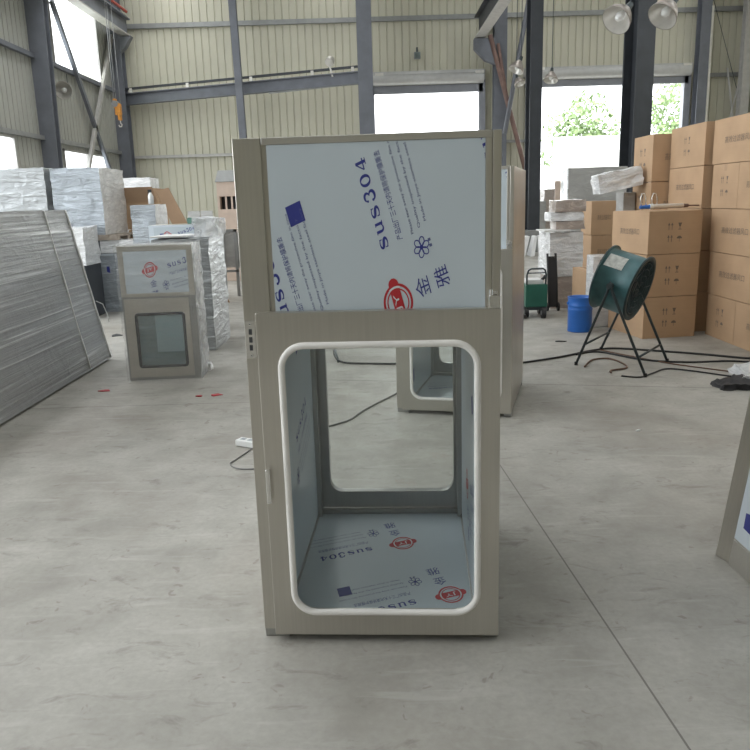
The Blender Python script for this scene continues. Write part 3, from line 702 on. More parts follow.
def carton(label, x0, x1, y0, y1, z0, h, prints, rz=0, piv=None, group='brown cardboard cartons stacked on the right', seam=None):
    cx, cy = (x0 + x1) / 2, (y0 + y1) / 2; wx, wy = (x1 - x0) / 2, (y1 - y0) / 2
    loc = Vector((cx, cy, z0))
    if rz and piv:
        d = Vector((cx - piv[0], cy - piv[1], 0)); d.rotate(Matrix.Rotation(rz, 3, 'Z')); loc = Vector((piv[0] + d.x, piv[1] + d.y, z0))
    t = thing('cardboard_carton', label, 'carton', loc, rz, group)
    m = MB(); h -= .004; n = 5; bow = .004
    m.box(-wx, wx, -wy, wy, 0, h)
    if prints.get('-y'): face_print(m, prints['-y'], (0, -wy, h * .5), (1, 0, 0), (0, 0, 1), (0, -1, 0), 2 * wx, h)
    if prints.get('-x'): face_print(m, prints['-x'], (-wx, 0, h * .5), (0, -1, 0), (0, 0, 1), (-1, 0, 0), 2 * wy, h)
    m.build('carton_body', ['card', 'card_ink'], t)
    tp = MB()
    if wx > wy: tp.box(-wx - .001, wx + .001, -.03, .03, h - .0005, h + .001); tp.box(-wx - .0012, -wx, -.03, .03, h - .07, h + .001); tp.box(wx, wx + .0012, -.03, .03, h - .07, h + .001)
    else: tp.box(-.03, .03, -wy - .001, wy + .001, h - .0005, h + .001); tp.box(-.03, .03, -wy - .0012, -wy, h - .07, h + .001); tp.box(-.03, .03, wy, wy + .0012, h - .07, h + .001)
    tp.build('packing_tape', 'tape', t)
    return t
pv = (2.92, 8.11)
for k_, (nm, dx) in enumerate((('bottom', 0), ('middle', .004), ('top', .01))):
    carton(nm + ' carton of the three-high front stack behind the green fan', 2.92 + dx, 3.53 + dx, 8.11, 8.93, .454 * k_, .452, {'-x': 'text', '-y': 'sym'}, R(9), pv)
# wall of cartons running along the right, face towards -x
rows = [(0, [(7.655, 8.31, 'sym', 'lower row carton with handling marks, at the floor beside the front stack'), (6.60, 7.65, 'text', 'floor carton cut by the right edge, below the rest of the right pile')]),
        (1, [(7.26, 8.33, 'text', 'second-row carton of the right pile, counted from the floor')]), (2, [(7.25, 8.35, 'text', 'third-row carton of the right pile, counted from the floor')]),
        (3, [(7.80, 8.38, 'sym', 'fourth-row carton with handling marks in the right pile'), (7.06, 7.795, 'text', 'fourth-row carton cut by the right edge, next to one with handling marks')]),
        (4, [(7.30, 8.42, 'text', 'topmost carton of the right pile, cut by the right edge')])]
for r_, lst in rows:
    for y0, y1, pr_, lb in lst: carton(lb, 3.69, 4.34, y0, y1, .456 * r_, .454, {'-x': pr_})
for r_ in range(5):
    lb = ['lowest carton of the column between front stack and right pile', 'second carton up in the column between front stack and right pile', 'third carton up in the column between front stack and right pile', 'lettered carton right behind the silver gun, under one with handling marks', 'top carton with handling marks and a curl of tape, left of the right pile'][r_]
    carton(lb, 3.625, 4.27, 8.475, 9.43, .456 * r_, .454, {'-x': 'text' if r_ != 4 else 'sym'})
for r_ in range(4):
    lb = ['lowest carton of the narrow column beside the steel post', 'second carton of the narrow column beside the steel post', 'third carton of the narrow column, above the silver gun', 'top carton of the narrow column, in front of the thick steel post'][r_]
    carton(lb, 3.42, 4.05, 9.46, 10.12, .56 * r_, .556, {'-x': 'sym', '-y': 'text'})
for r_, (x0, x1, y0, y1, z0, h) in enumerate(((3.22, 3.62, 11.5, 12.3, 0, .455), (3.30, 3.70, 11.5, 12.05, .457, .495), (3.29, 3.67, 11.5, 12.05, .955, .50))):
    carton(['bottom carton of the far narrow stack, under two others and behind the white unit', 'middle carton of the far narrow stack, above the white unit', 'top carton of the far narrow stack, next to wrapped bundles'][r_], x0, x1, y0, y1, z0, h, {'-y': 'text'})

carton('short carton standing on the floor right behind the blue pail', 2.73, 2.98, 9.7, 10.35, 0, .60, {'-x': None}, group='brown cardboard cartons stacked on the right')
# sealing gun on the front stack
t = thing('sealant_gun', 'silver sealant gun lying on top of the front carton stack', 'tool', (2.98, 8.42, 1.372), R(8))
m = MB(); m.cyl((.10, 0, .03), (.46, .02, .03), .026, n=14); m.build('barrel', 'lamp_in', t)
m = MB(); m.cyl((.46, .02, .03), (.52, .02, .03), .02, n=10); m.cyl((.52, .02, .03), (.66, .03, .028), .007, n=8); m.build('plunger_rod', 'rust', t)
m = MB(); m.cyl((-.05, 0, .025), (.06, 0, .028), .018, .024, n=12); m.build('nozzle', 'blue', t); t.children[-1]['label'] = 'blue nozzle end'
m = MB(); m.cyl((.06, 0, .028), (.10, 0, .03), .030, n=14); m.build('collar', 'white_plastic', t)
for x in (-.01, .12):
    m = MB(); m.tube([(x - .025, 0, .03), (x - .03, .01, .12), (x - .015, .012, .17), (x + .015, .012, .17), (x + .03, .01, .12), (x + .03, 0, .03)], .007, 8); m.build('handle', 'chrome', t)

# ------------------------------------------------------------------ further right clutter
wrapped_box('wrapped_crate', 'lower film-wrapped crate of the pair left of the blue pail', 'wrapped crate', 2.50, 2.93, 10.6, 11.3, 0, .44, 'wrap_brown', .012, 6, 0, None, 3)
wrapped_box('wrapped_crate', 'upper film-wrapped crate of the pair left of the blue pail', 'wrapped crate', 2.47, 2.93, 10.6, 11.3, .445, 1.05, 'wrap_white', .016, 6, 0, None, 4)
m = MB(); m.box(-.19, .17, -.3, .25, 0, .02); o = m.build('white_board', 'stone', None, .003, (2.56, 10.8, 1.068)); tag(o, 'white board jutting out under the pale wrapped bundles', 'board')
for k_, (x0, x1, z0, z1, y0) in enumerate(((2.56, 2.95, 1.09, 1.20, 10.62), (2.49, 2.95, 1.205, 1.32, 10.66), (2.55, 2.97, 1.325, 1.49, 10.64))):
    wrapped_box('wrapped_bundle', ['lowest of three flat wrapped bundles piled on the white board', 'middle of three flat wrapped bundles piled on the white board', 'uppermost of three flat wrapped bundles piled on the white board'][k_], 'bundle', x0, x1, y0, y0 + .4, z0, z1, ('wrap_brown', 'wrap_white', 'wrap_brown')[k_], .022, 8, 0, None, 20 + k_)
t = thing('hand_truck', 'black folded hand truck leaning against the wrapped crate pair', 'hand truck', (2.47, 10.35, 0))
m = MB()
for x in (-.05, .06): m.tube([(x, 0, .05), (x, .06, .4), (x - .01, .12, .78)], .016, 8)
m.build('frame', 'black', t)
m = MB(); m.hexa([(-.06, -.01, .06), (.07, -.01, .06), (.07, .01, .06), (-.06, .01, .06)], [(-.06, .10, .74), (.06, .10, .74), (.06, .12, .74), (-.06, .12, .74)]); m.build('back_plate', 'black', t)
for x in (-.07, .08):
    m = MB(); m.cyl((x - .012, .02, .06), (x + .012, .02, .06), .06, n=14); m.build('wheel', 'black', t)
# white slabs and far loads by the doors
for k_, (x0, x1, dx) in enumerate(((3.95, 4.21, .15), (4.30, 4.41, .10), (4.45, 4.70, -.06))):
    m = MB(); m.hexa([(x0 - dx, 20.2, 0), (x1 - dx, 20.2, 0), (x1 - dx, 20.7, 0), (x0 - dx, 20.7, 0)], [(x0 + .04, 20.35, .52), (x1, 20.35, .52), (x1, 20.75, .52), (x0 + .04, 20.75, .52)])
    o = m.build('white_slab', 'stone', None, .006); tag(o, ['leftmost leaning white panel at the foot of the black post', 'thin middle one of the leaning white panels by the black post', 'right leaning white panel by the black post, partly behind wrapped crates'][k_], 'panel', 'white panels leaning by the black post')
wrapped_box('wrapped_crate', 'grey wrapped tall load just right of the black post', 'wrapped crate', 4.92, 5.22, 23.0, 23.6, 0, 1.4, 'wrap_grey', .03, 5, 0, None, 31)
wrapped_box('wrapped_crate', 'darker wrapped load behind the grey one, near the far doorway', 'wrapped crate', 5.30, 5.62, 23.6, 24.2, 0, 1.75, 'wrap_brown', .03, 5, 0, None, 32)
m = MB(); m.box(-.07, .07, -.07, .07, 0, 1.95); o = m.build('timber_post', 'ply', None, .006, (5.31, 22.0, 0)); tag(o, 'pinkish timber post standing in the far doorway light', 'post')
wrapped_box('wrapped_roll', 'white film-wrapped upright roll left of the big grey panel', 'roll', 3.66, 3.92, 14.6, 14.9, 0, 2.0, 'wrap_white', .02, 8, 0, None, 33)
t = thing('wrapped_sheet_pack', 'big grey wrapped panel upright behind the far cartons', 'panel', (4.08, 14.0, 0))
m = MB(); m.wrapped(-.52, .54, 0, .22, 0, 2.02, .008, 3, .1, 0, 40); m.build('panel_body', 'wrap_grey', t)
m = MB(); m.box(-.525, -.505, -.004, .225, 0, 2.02); m.build('film_edge', 'wrap_white', t)
t = thing('wrapped_carton', 'film-wrapped load between the far narrow stack and the front cartons', 'wrapped carton', (3.16, 9.95, 0))
m = MB(); m.wrapped(.09, .24, 0, .3, 0, 1.56, .012, 6, .09, 0, 41); m.build('wrapped_body', 'wrap_grey', t)
m = MB(); m.box(.075, .255, -.02, .0, .95, 1.1); m.build('dark_strap', 'black', t)
m = MB(); m.wrapped(-.27, .27, -.16, .16, 0, .23, .022, 7, .03, 0, 42)
o = m.build('film_bundle', 'wrap_white', None, 0, (3.12, 9.78, 1.60), (0, R(-11), 0)); tag(o, 'tilted parcel in crumpled clear film, topping the wrapped load before the steel post', 'parcel')
m = MB(); m.box(-.04, .03, -.02, .02, 0, .06); o = m.build('red_tag', 'red_scrap', None, .004, (2.99, 9.93, 1.562)); tag(o, 'small red tag under the tilted film parcel', 'tag')

# white unit behind the fan
t = thing('wrapped_unit', 'white wrapped appliance between the blue pail and the fan', 'appliance', (2.70, 8.95, 0))
m = MB(); m.box(-.095, .11, 0, .3, 0, .845); m.build('unit_body', 'wrap_white', t, .01)
m = MB(); m.box(-.02, .015, -.006, 0, .30, .80); m.build('grille', 'dark', t, .002)
m = MB(); m.wrapped(-.105, -.04, -.03, .05, .36, .84, .014, 9, .03, 0, 43); m.build('film_flap', 'wrap_white', t)

# welding machine on wheels
t = thing('welding_machine', 'dark green wheeled welding machine with a hoop handle', 'machine', (2.13, 9.8, 0))
m = MB(); m.box(-.145, .14, 0, .42, .14, .435); m.build('housing', 'green', t, .012)
m = MB(); m.tube([(-.13, .02, .42), (-.132, .0, .56), (-.115, -.01, .62), (-.08, -.012, .64), (.07, -.012, .64), (.10, -.01, .62), (.115, 0, .56), (.115, .02, .42)], .012, 8); m.tube([(-.125, .0, .585), (.112, 0, .585)], .008, 6); m.build('handle', 'stand', t)
m = MB(); m.box(-.12, .09, .06, .36, .435, .49); m.build('top_tray', 'stone', t, .004)
m = MB(); m.cyl((.06, .1, .46), (.12, .05, .54), .02, n=8); m.build('connector', 'black', t)
for x, y in ((-.12, .08), (.08, -.04), (.12, .34), (-.12, .34)):
    m = MB(); m.cyl((x - .025, y, .07), (x + .025, y, .07), .07, n=18); m.build('wheel', 'black', t); wv = t.children[-1]
    m = MB(); m.cyl((x - .03, y, .07), (x + .03, y, .07), .03, n=12); m.build('hub', 'chain', wv)
m = MB(); m.box(-.13, .13, .02, .4, .10, .14); m.build('axle_frame', 'stand', t)
t = thing('black_cable_coil', 'loose black cable heap on the floor left of the green welding machine', 'cable', (1.86, 9.75, 0))
m = MB(); m.tube([(.12 * math.cos(a) * (1 + .12 * math.sin(3 * a)), .12 * math.sin(a), .015 + .006 * a / 3) for a in [i * .35 for i in range(50)]], .012, 6); m.build('coil', 'cable', t)

# blue pail
t = thing('blue_pail', 'open bright blue metal pail on the floor behind the fan', 'pail', (2.405, 8.74, 0))
m = MB(); m.rev([(.0, .0), (.135, 0), (.138, .012), (.138, .25), (.143, .258), (.138, .266), (.139, .30), (.144, .307), (.139, .314), (.14, .39), (.147, .398), (.143, .404), (.134, .398), (.132, .03), (0, .03)], (0, 0, 0), n=32); m.build('pail_body', 'blue', t)
m = MB(); m.rev([(0, .36), (.133, .36)], (0, 0, 0), n=24); m.build('contents', 'dark', t)
for s in (-1, 1):
    m = MB(); m.cyl((s * .138, 0, .33), (s * .152, 0, .33), .015, n=10); m.build('handle_lug', 'blue', t)

# ------------------------------------------------------------------ fan
t = thing('drum_fan', 'teal drum fan tilted on a tubular floor stand', 'fan', (2.27, 6.9, 0))
ax = Vector((.76, -.60, -.29)).normalized(); ce = Vector((-.01, -.05, .765)); rad = .27; hl = .172
m = MB(); prof = [(rad - .012, -hl), (rad + .028, -hl), (rad + .028, -hl + .012), (rad, -hl + .014), (rad, hl - .014), (rad + .028, hl - .012), (rad + .028, hl), (rad - .012, hl), (rad - .012, -hl)]
m.rev(prof[2:6], ce, ax, 48, 0); m.rev(prof[5:9] + [prof[0]] + prof[0:3], ce, ax, 48, 1); m.build('drum', ['teal', 'teal_dark'], t)
m = MB(); m.rev([(rad - .006, -hl + .01), (rad - .006, hl - .01)], ce, ax, 48); m.build('inner_shade_liner', 'stand', t)  # dark liner added to paint the drum's inside as shaded
side = ax.cross(Vector((0, 0, 1))).normalized()                       # towards the camera's side
if side.y > 0: side = -side
upx = side.cross(ax).normalized()
if upx.z < 0: upx = -upx
m = MB(); m.cyl(ce - ax * .10, ce + ax * .06, .085, n=20); m.build('motor', 'stand', t)
m = MB(); m.cyl(ce + ax * .06, ce + ax * .12, .05, n=16); m.build('hub', 'stand', t); hb = t.children[-1]
for q in range(5):
    a = 2 * math.pi * q / 5; rd = side * math.cos(a) + upx * math.sin(a); tg = ax.cross(rd)
    c0 = ce + ax * .09; m = MB()
    A_ = [c0 + rd * .045 - tg * .03 - ax * .02, c0 + rd * .24 - tg * .085 - ax * .035, c0 + rd * .25 + tg * .07 + ax * .03, c0 + rd * .045 + tg * .03 + ax * .02]
    m.hexa(A_, [p + ax * .004 for p in A_]); m.build('blade', 'stand', hb)
for s in (-1, 1):
    c0 = ce + ax * s * (hl - .004); m = MB()
    for rr in (.06, .12, .18, .235): m.tube([c0 + (side * math.cos(2 * math.pi * i / 32) + upx * math.sin(2 * math.pi * i / 32)) * rr for i in range(32)], .003, 5, 0, True)
    for q in range(12):
        a = 2 * math.pi * q / 12; rd = side * math.cos(a) + upx * math.sin(a); m.tube([c0 + rd * .03, c0 + rd * .262], .003, 5)
    m.build('guard_grille', 'teal_dark', t)
# paper plate stuck on the drum
m = MB(); vs = []
for j in range(2):
    for i in range(7):
        a = R(32 + 30 * i / 6); vs.append(ce + ax * (-.14 + .17 * j) + (side * math.cos(a) + upx * math.sin(a)) * (rad + .0025))
m.add(vs, [(i, i + 1, 8 + i, 7 + i) for i in range(6)]); m.build('rating_label', 'paper', t); t.children[-1]['label'] = 'worn pale rating label'
pn = ce + side * (rad + .025); pf = ce - side * (rad + .025)
feet = [(1.882, 6.918), (2.331, 6.362), (2.314, 7.583), (2.738, 6.930)]
F = [Vector((x - 2.27, y - 6.9, .012)) for x, y in feet]
def leg_pts(p, f0, f1, up):
    d0 = (f0 - p).normalized(); d1 = (f1 - p).normalized(); top = p + Vector((0, 0, .03))
    return [f0, p + d0 * .06, p + d0 * .025 + Vector((0, 0, .018)), top, p + d1 * .025 + Vector((0, 0, .018)), p + d1 * .06, f1]
for p, f0, f1 in ((pn, F[0], F[1]), (pf, F[2], F[3])):
    m = MB(); m.tube(leg_pts(p, f0, f1, 1), .0125, 8); m.build('leg_hoop', 'stand', t)
    m = MB(); m.cyl(p + (ce - p).normalized() * .05, p + (p - ce).normalized() * .02, .028, n=14); m.build('pivot_knob', 'stand', t)
def onleg(p, f, s): return f + (p - f) * s
m = MB(); m.tube([onleg(pn, F[0], .26), onleg(pf, F[2], .26)], .010, 8); m.build('crossbar', 'stand', t)
m = MB(); m.tube([onleg(pn, F[1], .20), onleg(pf, F[3], .20)], .010, 8); m.build('crossbar', 'stand', t)
for f0 in F:
    m = MB(); m.cyl(f0 - Vector((0, 0, .012)), f0 + Vector((0, 0, .02)), .016, n=10); m.build('foot', 'black', t)

# ------------------------------------------------------------------ cables, litter on the floor
def smooth(pts, n=6):
    P = [Vector(p) for p in pts]; out = []
    for i in range(len(P) - 1):
        p0, p1, p2, p3 = P[max(i - 1, 0)], P[i], P[i + 1], P[min(i + 2, len(P) - 1)]
        for k_ in range(n):
            t_ = k_ / n
            out.append(.5 * ((2 * p1) + (-p0 + p2) * t_ + (2 * p0 - 5 * p1 + 4 * p2 - p3) * t_ ** 2 + (-p0 + 3 * p1 - 3 * p2 + p3) * t_ ** 3))
    return out + [P[-1]]
def cable(name, pts, r, mat, label):
    m = MB(); m.tube(smooth([(x, y, r + .001 + (z[0] if z else 0)) for x, y, *z in pts]), r, 7); tag(m.build(name, mat), label, 'cable')
cable('power_cable', [(-.43, 7.95), (-.40, 7.6), (-.30, 7.30), (.0, 7.2), (.6, 7.1), (1.187, 7.017), (1.38, 7.035), (1.814, 7.253), (2.2, 7.52), (2.45, 7.60), (2.8, 7.42), (3.161, 7.197), (3.45, 6.97), (3.6, 6.85), (3.62, 6.4)], .010, 'cable', 'long black cable crossing the floor from behind the pass boxes to the right')
cable('power_cable', [(2.0, 7.35), (2.25, 7.45), (2.55, 7.02), (2.9, 6.86), (3.3, 6.85), (3.6, 6.7)], .009, 'cable', 'thick dark cable under the fan, running beneath the lower carton row')
cable('power_cable', [(1.93, 6.80), (2.08, 7.08), (2.25, 7.12), (2.31, 6.90), (2.28, 6.70), (2.12, 6.62), (2.09, 6.53)], .008, 'cable_brown', 'short brown cable curling into a hook between the fan feet')
cable('power_cable', [(2.14, 6.40), (2.277, 6.332), (2.45, 6.48), (2.62, 6.62), (2.81, 6.50), (3.05, 6.25), (3.3, 6.1)], .007, 'cable', 'thin dark cable passing the front fan foot toward the black litter')
cable('power_cable', [(2.3, 7.55), (2.5, 7.2), (2.72, 6.85), (2.95, 6.6), (3.2, 6.35)], .006, 'cable_brown', 'thin brown cable fanning out right of the fan stand')
cable('extension_lead', [(.34, 6.62), (.27, 6.35), (.18, 6.05), (-.007, 5.707), (-.12, 5.48), (-.19, 5.30), (-.30, 5.18), (-.45, 5.05), (-.60, 4.95), (-.74, 4.84)], .006, 'cable_grey', 'thin grey lead winding across the floor seen through the front pass box')
cable('extension_lead', [(-.46, 4.72), (-.38, 4.78), (-.31, 4.70), (-.33, 4.58), (-.42, 4.52), (-.55, 4.50)], .006, 'cable_grey', 'small grey lead loop on the floor seen through the front window')
cable('extension_lead', [(-.80, 4.74), (-.88, 4.50), (-.905, 4.42), (-.86, 4.34), (-.78, 4.31), (-.66, 4.33)], .004, 'cable_grey', 'grey lead curling below the white power strip')
t = thing('power_strip', 'white power strip on the floor left of the front pass box', 'power strip', (-.83, 4.76, 0), R(-28))
m = MB(); m.box(-.10, .13, -.035, .035, .002, .045); m.build('strip_body', 'white_plastic', t, .006)
m = MB()
for k_ in range(3): m.box(-.075 + .06 * k_, -.04 + .06 * k_, -.016, .016, .045, .0465)
m.build('socket', 'wrap_blue', t)
m = MB(); m.tube([(-.43, 8.1, .004), (-.36, 7.35, .01)], .012, 6); o = m.build('steel_rod', 'stand'); tag(o, 'short dark rod on the floor behind the front pass box', 'rod')
m = MB(); m.wrapped(-.17, .19, -.12, .1, 0, .05, .05, 7, .025, 0, 51); m.wrapped(.02, .22, -.02, .1, .0, .075, .05, 8, .025, 1, 52)
o = m.build('crumpled_bag', ['black', 'wrap_white'], None, 0, (2.93, 5.93, 0)); tag(o, 'crumpled black and white plastic bag on the floor near the right cabinet', 'litter')
m = MB(); m.wrapped(-.07, .09, -.08, .08, 0, .09, .05, 7, .025, 0, 53); o = m.build('crumpled_paper', 'wrap_white', None, 0, (3.17, 6.35, 0)); tag(o, 'crumpled white sheet on the floor at the right edge', 'litter')
def scrap(label, x, y, s, mat, cat, seed, name):
    rnd = random.Random(seed); n = 7
    p = [(s * (1 + .5 * rnd.uniform(-1, 1)) * math.cos(2 * math.pi * i / n), .7 * s * (1 + .5 * rnd.uniform(-1, 1)) * math.sin(2 * math.pi * i / n), rnd.uniform(.004, .012)) for i in range(n)]
    m = MB(); m.add(p + [(a, b, .001) for a, b, c in p], [tuple(range(n)), tuple(range(2 * n - 1, n - 1, -1))] + [(i, i + n, (i + 1) % n + n, (i + 1) % n) for i in range(n)])
    tag(m.build(name, mat, None, 0, (x, y, 0)), label, cat)
scrap('red plastic scrap on the floor in front of the leaning panel stack', -2.36, 6.44, .055, 'red_scrap', 'scrap', 1, 'plastic_scrap')
scrap('red plastic scrap lying in front of the small wrapped pass box, larger one', -1.34, 6.17, .042, 'red_scrap', 'scrap', 2, 'plastic_scrap')
scrap('tiny red scrap, left of the larger one before the wrapped pass box', -1.47, 6.15, .028, 'red_scrap', 'scrap', 3, 'plastic_scrap')
scrap('dark scrap on the floor between panel stack and wrapped pass box', -3.22, 9.4, .10, 'dark', 'scrap', 4, 'scrap')
scrap('black chip on the left floor below the panel stack', -2.55, 4.35, .035, 'dark', 'scrap', 5, 'scrap')
scrap('small dark offcut on the floor before the blue pail', 2.03, 8.1, .05, 'dark', 'scrap', 6, 'scrap')
scrap('small white chip on the floor right of the pass boxes', 1.75, 4.85, .02, 'stone', 'scrap', 7, 'scrap')

# ------------------------------------------------------------------ the hall
XL, XR, YB, YF, ZR = -9.25, 14.0, 30.0, -14.0, 10.2
m = MB(); m.add([(XL, YF, 0), (XR, YF, 0), (XR, YB + .3, 0), (XL, YB + .3, 0)], [(0, 1, 2, 3)]); struct(m.build('floor', 'floor'))
m = MB(); m.box(-70, 80, YB + .3, 120, -.3, -.02); struct(m.build('ground', 'yard'))

def corrugated(a0, a1, pt, openings, ztop, per=.27):
    """ribbed sheeting: pt(a, depth, z); openings [(a0,a1,z0,z1)]"""
    m = MB(); cuts = sorted({a0, a1} | {q for o in openings for q in o[:2] if a0 < q < a1})
    for c0, c1 in zip(cuts[:-1], cuts[1:]):
        mid = (c0 + c1) / 2; ops = sorted([(o[2], o[3]) for o in openings if o[0] < mid < o[1]]); spans = []; z = 0
        for z0, z1 in ops:
            if z0 > z: spans.append((z, z0))
            z = z1
        if z < ztop: spans.append((z, ztop))
        n = max(1, round((c1 - c0) / per)); p = (c1 - c0) / n; prof = []
        for i in range(n):
            b = c0 + i * p; prof += [(b, 0), (b + p * .80, 0), (b + p * .87, .035), (b + p * .93, .035)]
        prof.append((c1, 0))
        for z0, z1 in spans:
            vs = [pt(a, d, z0) for a, d in prof] + [pt(a, d, z1) for a, d in prof]; N = len(prof)
            m.add(vs, [(i, i + 1, N + i + 1, N + i) for i in range(N - 1)])
    return m
D1 = (.29, 4.17, 0, 5.42); D2 = (6.2, 11.8, 0, 5.5)
o = corrugated(XL, XR, lambda a, d, z: (a, YB + d, z), [D1, D2], ZR).build('wall_back', 'wall'); struct(o)
LW = [(24.05, 28.1, 5.78, 8.25), (23.95, 27.75, 1.2, 3.37), (19.6, 20.72, 1.2, 3.47), (-5, 18, 5.78, 8.6), (-3, 17, 1.2, 3.47)]  # last two openings are unseen, put in for light from the left
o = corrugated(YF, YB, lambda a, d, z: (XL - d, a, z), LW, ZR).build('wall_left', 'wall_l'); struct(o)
o = corrugated(YF, YB, lambda a, d, z: (XR + d, a, z), [(4, 20, 6.6, 7.6)], ZR).build('wall_right', 'wall'); struct(o)
o = corrugated(XL, XR, lambda a, d, z: (a, YF - d, z), [], ZR).build('wall_front', 'wall'); struct(o)
# roof with open daylight strips
m = MB(); strips = [(-7.6, -6.2), (-1.6, -1.0), (5.5, 6.1), (10.6, 11.2)]; x = XL - .3
for a, b in strips + [(XR + .3, None)]:
    m.box(x, a, YF - .3, YB + .3, ZR, ZR + .12); x = b
    if b: m.box(a, b, YF - .3, -5.0, ZR, ZR + .12)
for y in range(-14, 31, 6): m.box(XL, XR, y - .1, y + .1, ZR - .02, ZR + .1)
struct(m.build('ceiling', 'roof'))

# girts and posts of the sheeting
def trim(i, p0, p1, w, h, mat='girt'):
    m = MB(); m.bar(p0, p1, w, h, 0); struct(m.build('trim_%d' % i, mat))
trim(1, (XL, YB - .07, 8.02), (XR, YB - .07, 8.02), .12, .16); trim(2, (XL, YB - .07, 3.42), (.1, YB - .07, 3.42), .12, .10, 'beam_pale')
trim(3, (12.5, YB - .07, 5.75), (XR, YB - .07, 5.75), .12, .14)
trim(4, (4.2, YB - .07, 3.6), (6.1, YB - .07, 3.6), .12, .1)
trim(5, (XL + .07, 14, 5.73), (XL + .07, YB, 5.73), .12, .12, 'paint'); trim(6, (XL + .07, 14, 3.56), (XL + .07, YB, 3.56), .12, .12)
trim(7, (XL + .07, 23, 8.3), (XL + .07, YB, 8.3), .12, .14)

def window(i, y0, y1, z0, z1, mull):
    w = sempty('window_%d' % i)
    m = MB()
    for a in [y0 + .03] + mull + [y1 - .03]: m.box(XL - .03, XL + .05, a - .03, a + .03, z0, z1)
    m.box(XL - .03, XL + .05, y0, y1, z0, z0 + .05); m.box(XL - .03, XL + .05, y0, y1, z1 - .06, z1)
    m.build('window_frame', 'beam_pale', w)
    m = MB(); m.box(XL - .012, XL - .008, y0, y1, z0, z1); m.build('window_glass', 'glass', w)
    return w
w1 = window(1, 24.05, 28.1, 5.78, 8.25, [])
m = MB()
m.box(XL - .05, XL - .03, 26.25, 27.85, 5.78, 8.25); m.build('milky_sheet', 'translucent', w1)
window(2, 23.95, 27.75, 1.2, 3.37, [25.9]); window(3, 19.6, 20.72, 1.2, 3.47, [])

# roller doors
def roller_door(i, x0, x1, ztop, zh0, zh1):
    d = sempty('door_%d' % i)
    m = MB(); m.box(x0 - .35, x1 + .2, YB - .45, YB - .02, zh0 + .12, zh1); m.cyl((x0 - .3, YB - .35, zh0 + .2), (x1 + .15, YB - .35, zh0 + .2), .2, n=20); m.build('shutter_roll', 'shutter', d)
    m = MB(); m.box(x0 - .3, x1 + .15, YB - .25, YB - .1, ztop - .02, zh0); m.build('shutter_curtain', 'shutter_dark', d)
    for x in (x0 - .12, x1 + .12):
        m = MB(); m.box(x - .12, x + .12, YB - .25, YB + .05, 0, zh0 + .15); m.build('guide_rail', 'shutter_dark', d)
    m = MB()
    for x in (x0 + .1, x1 - .1): m.box(x - .06, x + .25, YB - .5, YB - .42, zh0 + .2, zh0 + .42)
    m.build('motor_bracket', 'lamp_in', d)
    return d
roller_door(1, .29, 4.17, 5.42, 5.68, 6.15); roller_door(2, 6.2, 11.8, 5.5, 5.72, 6.15)

# columns
def column(x, y, w, d, z0, z1, mat, label, rz=0, taper=0, lean=0, mat2=None):
    m = MB()
    # H section: web across, flanges front and back, built upright
    for q in (-1, 1):
        m.hexa([(-w / 2, q * d / 2 - .02, z0), (w / 2, q * d / 2 - .02, z0), (w / 2, q * d / 2 + .02, z0), (-w / 2, q * d / 2 + .02, z0)], [(-w / 2 + lean, q * d / 2 - .02, z1), (w / 2 + taper + lean, q * d / 2 - .02, z1), (w / 2 + taper + lean, q * d / 2 + .02, z1), (-w / 2 + lean, q * d / 2 + .02, z1)])
    m.hexa([(-.02, -d / 2, z0), (.02, -d / 2, z0), (.02, d / 2, z0), (-.02, d / 2, z0)], [(-.02 + lean, -d / 2, z1), (.02 + lean, -d / 2, z1), (.02 + lean, d / 2, z1), (-.02 + lean, d / 2, z1)])
    o = m.build('column', mat, None, 0, (x, y, 0), (0, 0, rz)); struct(o, label); return o
column(-9.08, 22.6, .38, .30, 0, ZR, 'paint', 'thick tapering slate column on the left wall', 0, .22)
column(-9.05, 29.5, .5, .4, 0, ZR, 'paint', 'slate column in the left back corner')
column(-4.33, 28.0, .24, .2, 0, ZR, 'paint', 'thin slate column rising behind the front pass box', 0, 0, -.18)
column(-.02, 27.3, .50, .3, 0, ZR, 'paint', 'slate column left of the first roller door')
column(4.88, 29.4, .46, .4, 0, ZR, 'paint', 'slate column between the two roller doors')
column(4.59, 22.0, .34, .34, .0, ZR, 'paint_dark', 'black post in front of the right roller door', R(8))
m = MB(); m.box(-.3, .3, -.3, .3, 0, .62); o = m.build('column_plinth', 'girt', None, .02, (4.6, 22.0, 0)); struct(o, 'grey plinth at the foot of the black post')
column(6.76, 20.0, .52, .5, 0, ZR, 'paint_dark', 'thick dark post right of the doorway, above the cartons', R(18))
column(12.28, 29.5, .36, .4, 0, ZR, 'paint', 'slate column right of the second roller door')
m = MB(); m.box(12.45, 12.52, 29.25, 29.29, 0, 8); struct(m.build('trim_8', 'lamp_in'))
column(13.75, 29.2, .3, .3, 0, ZR, 'beam_pale', 'pale column in the right back corner')
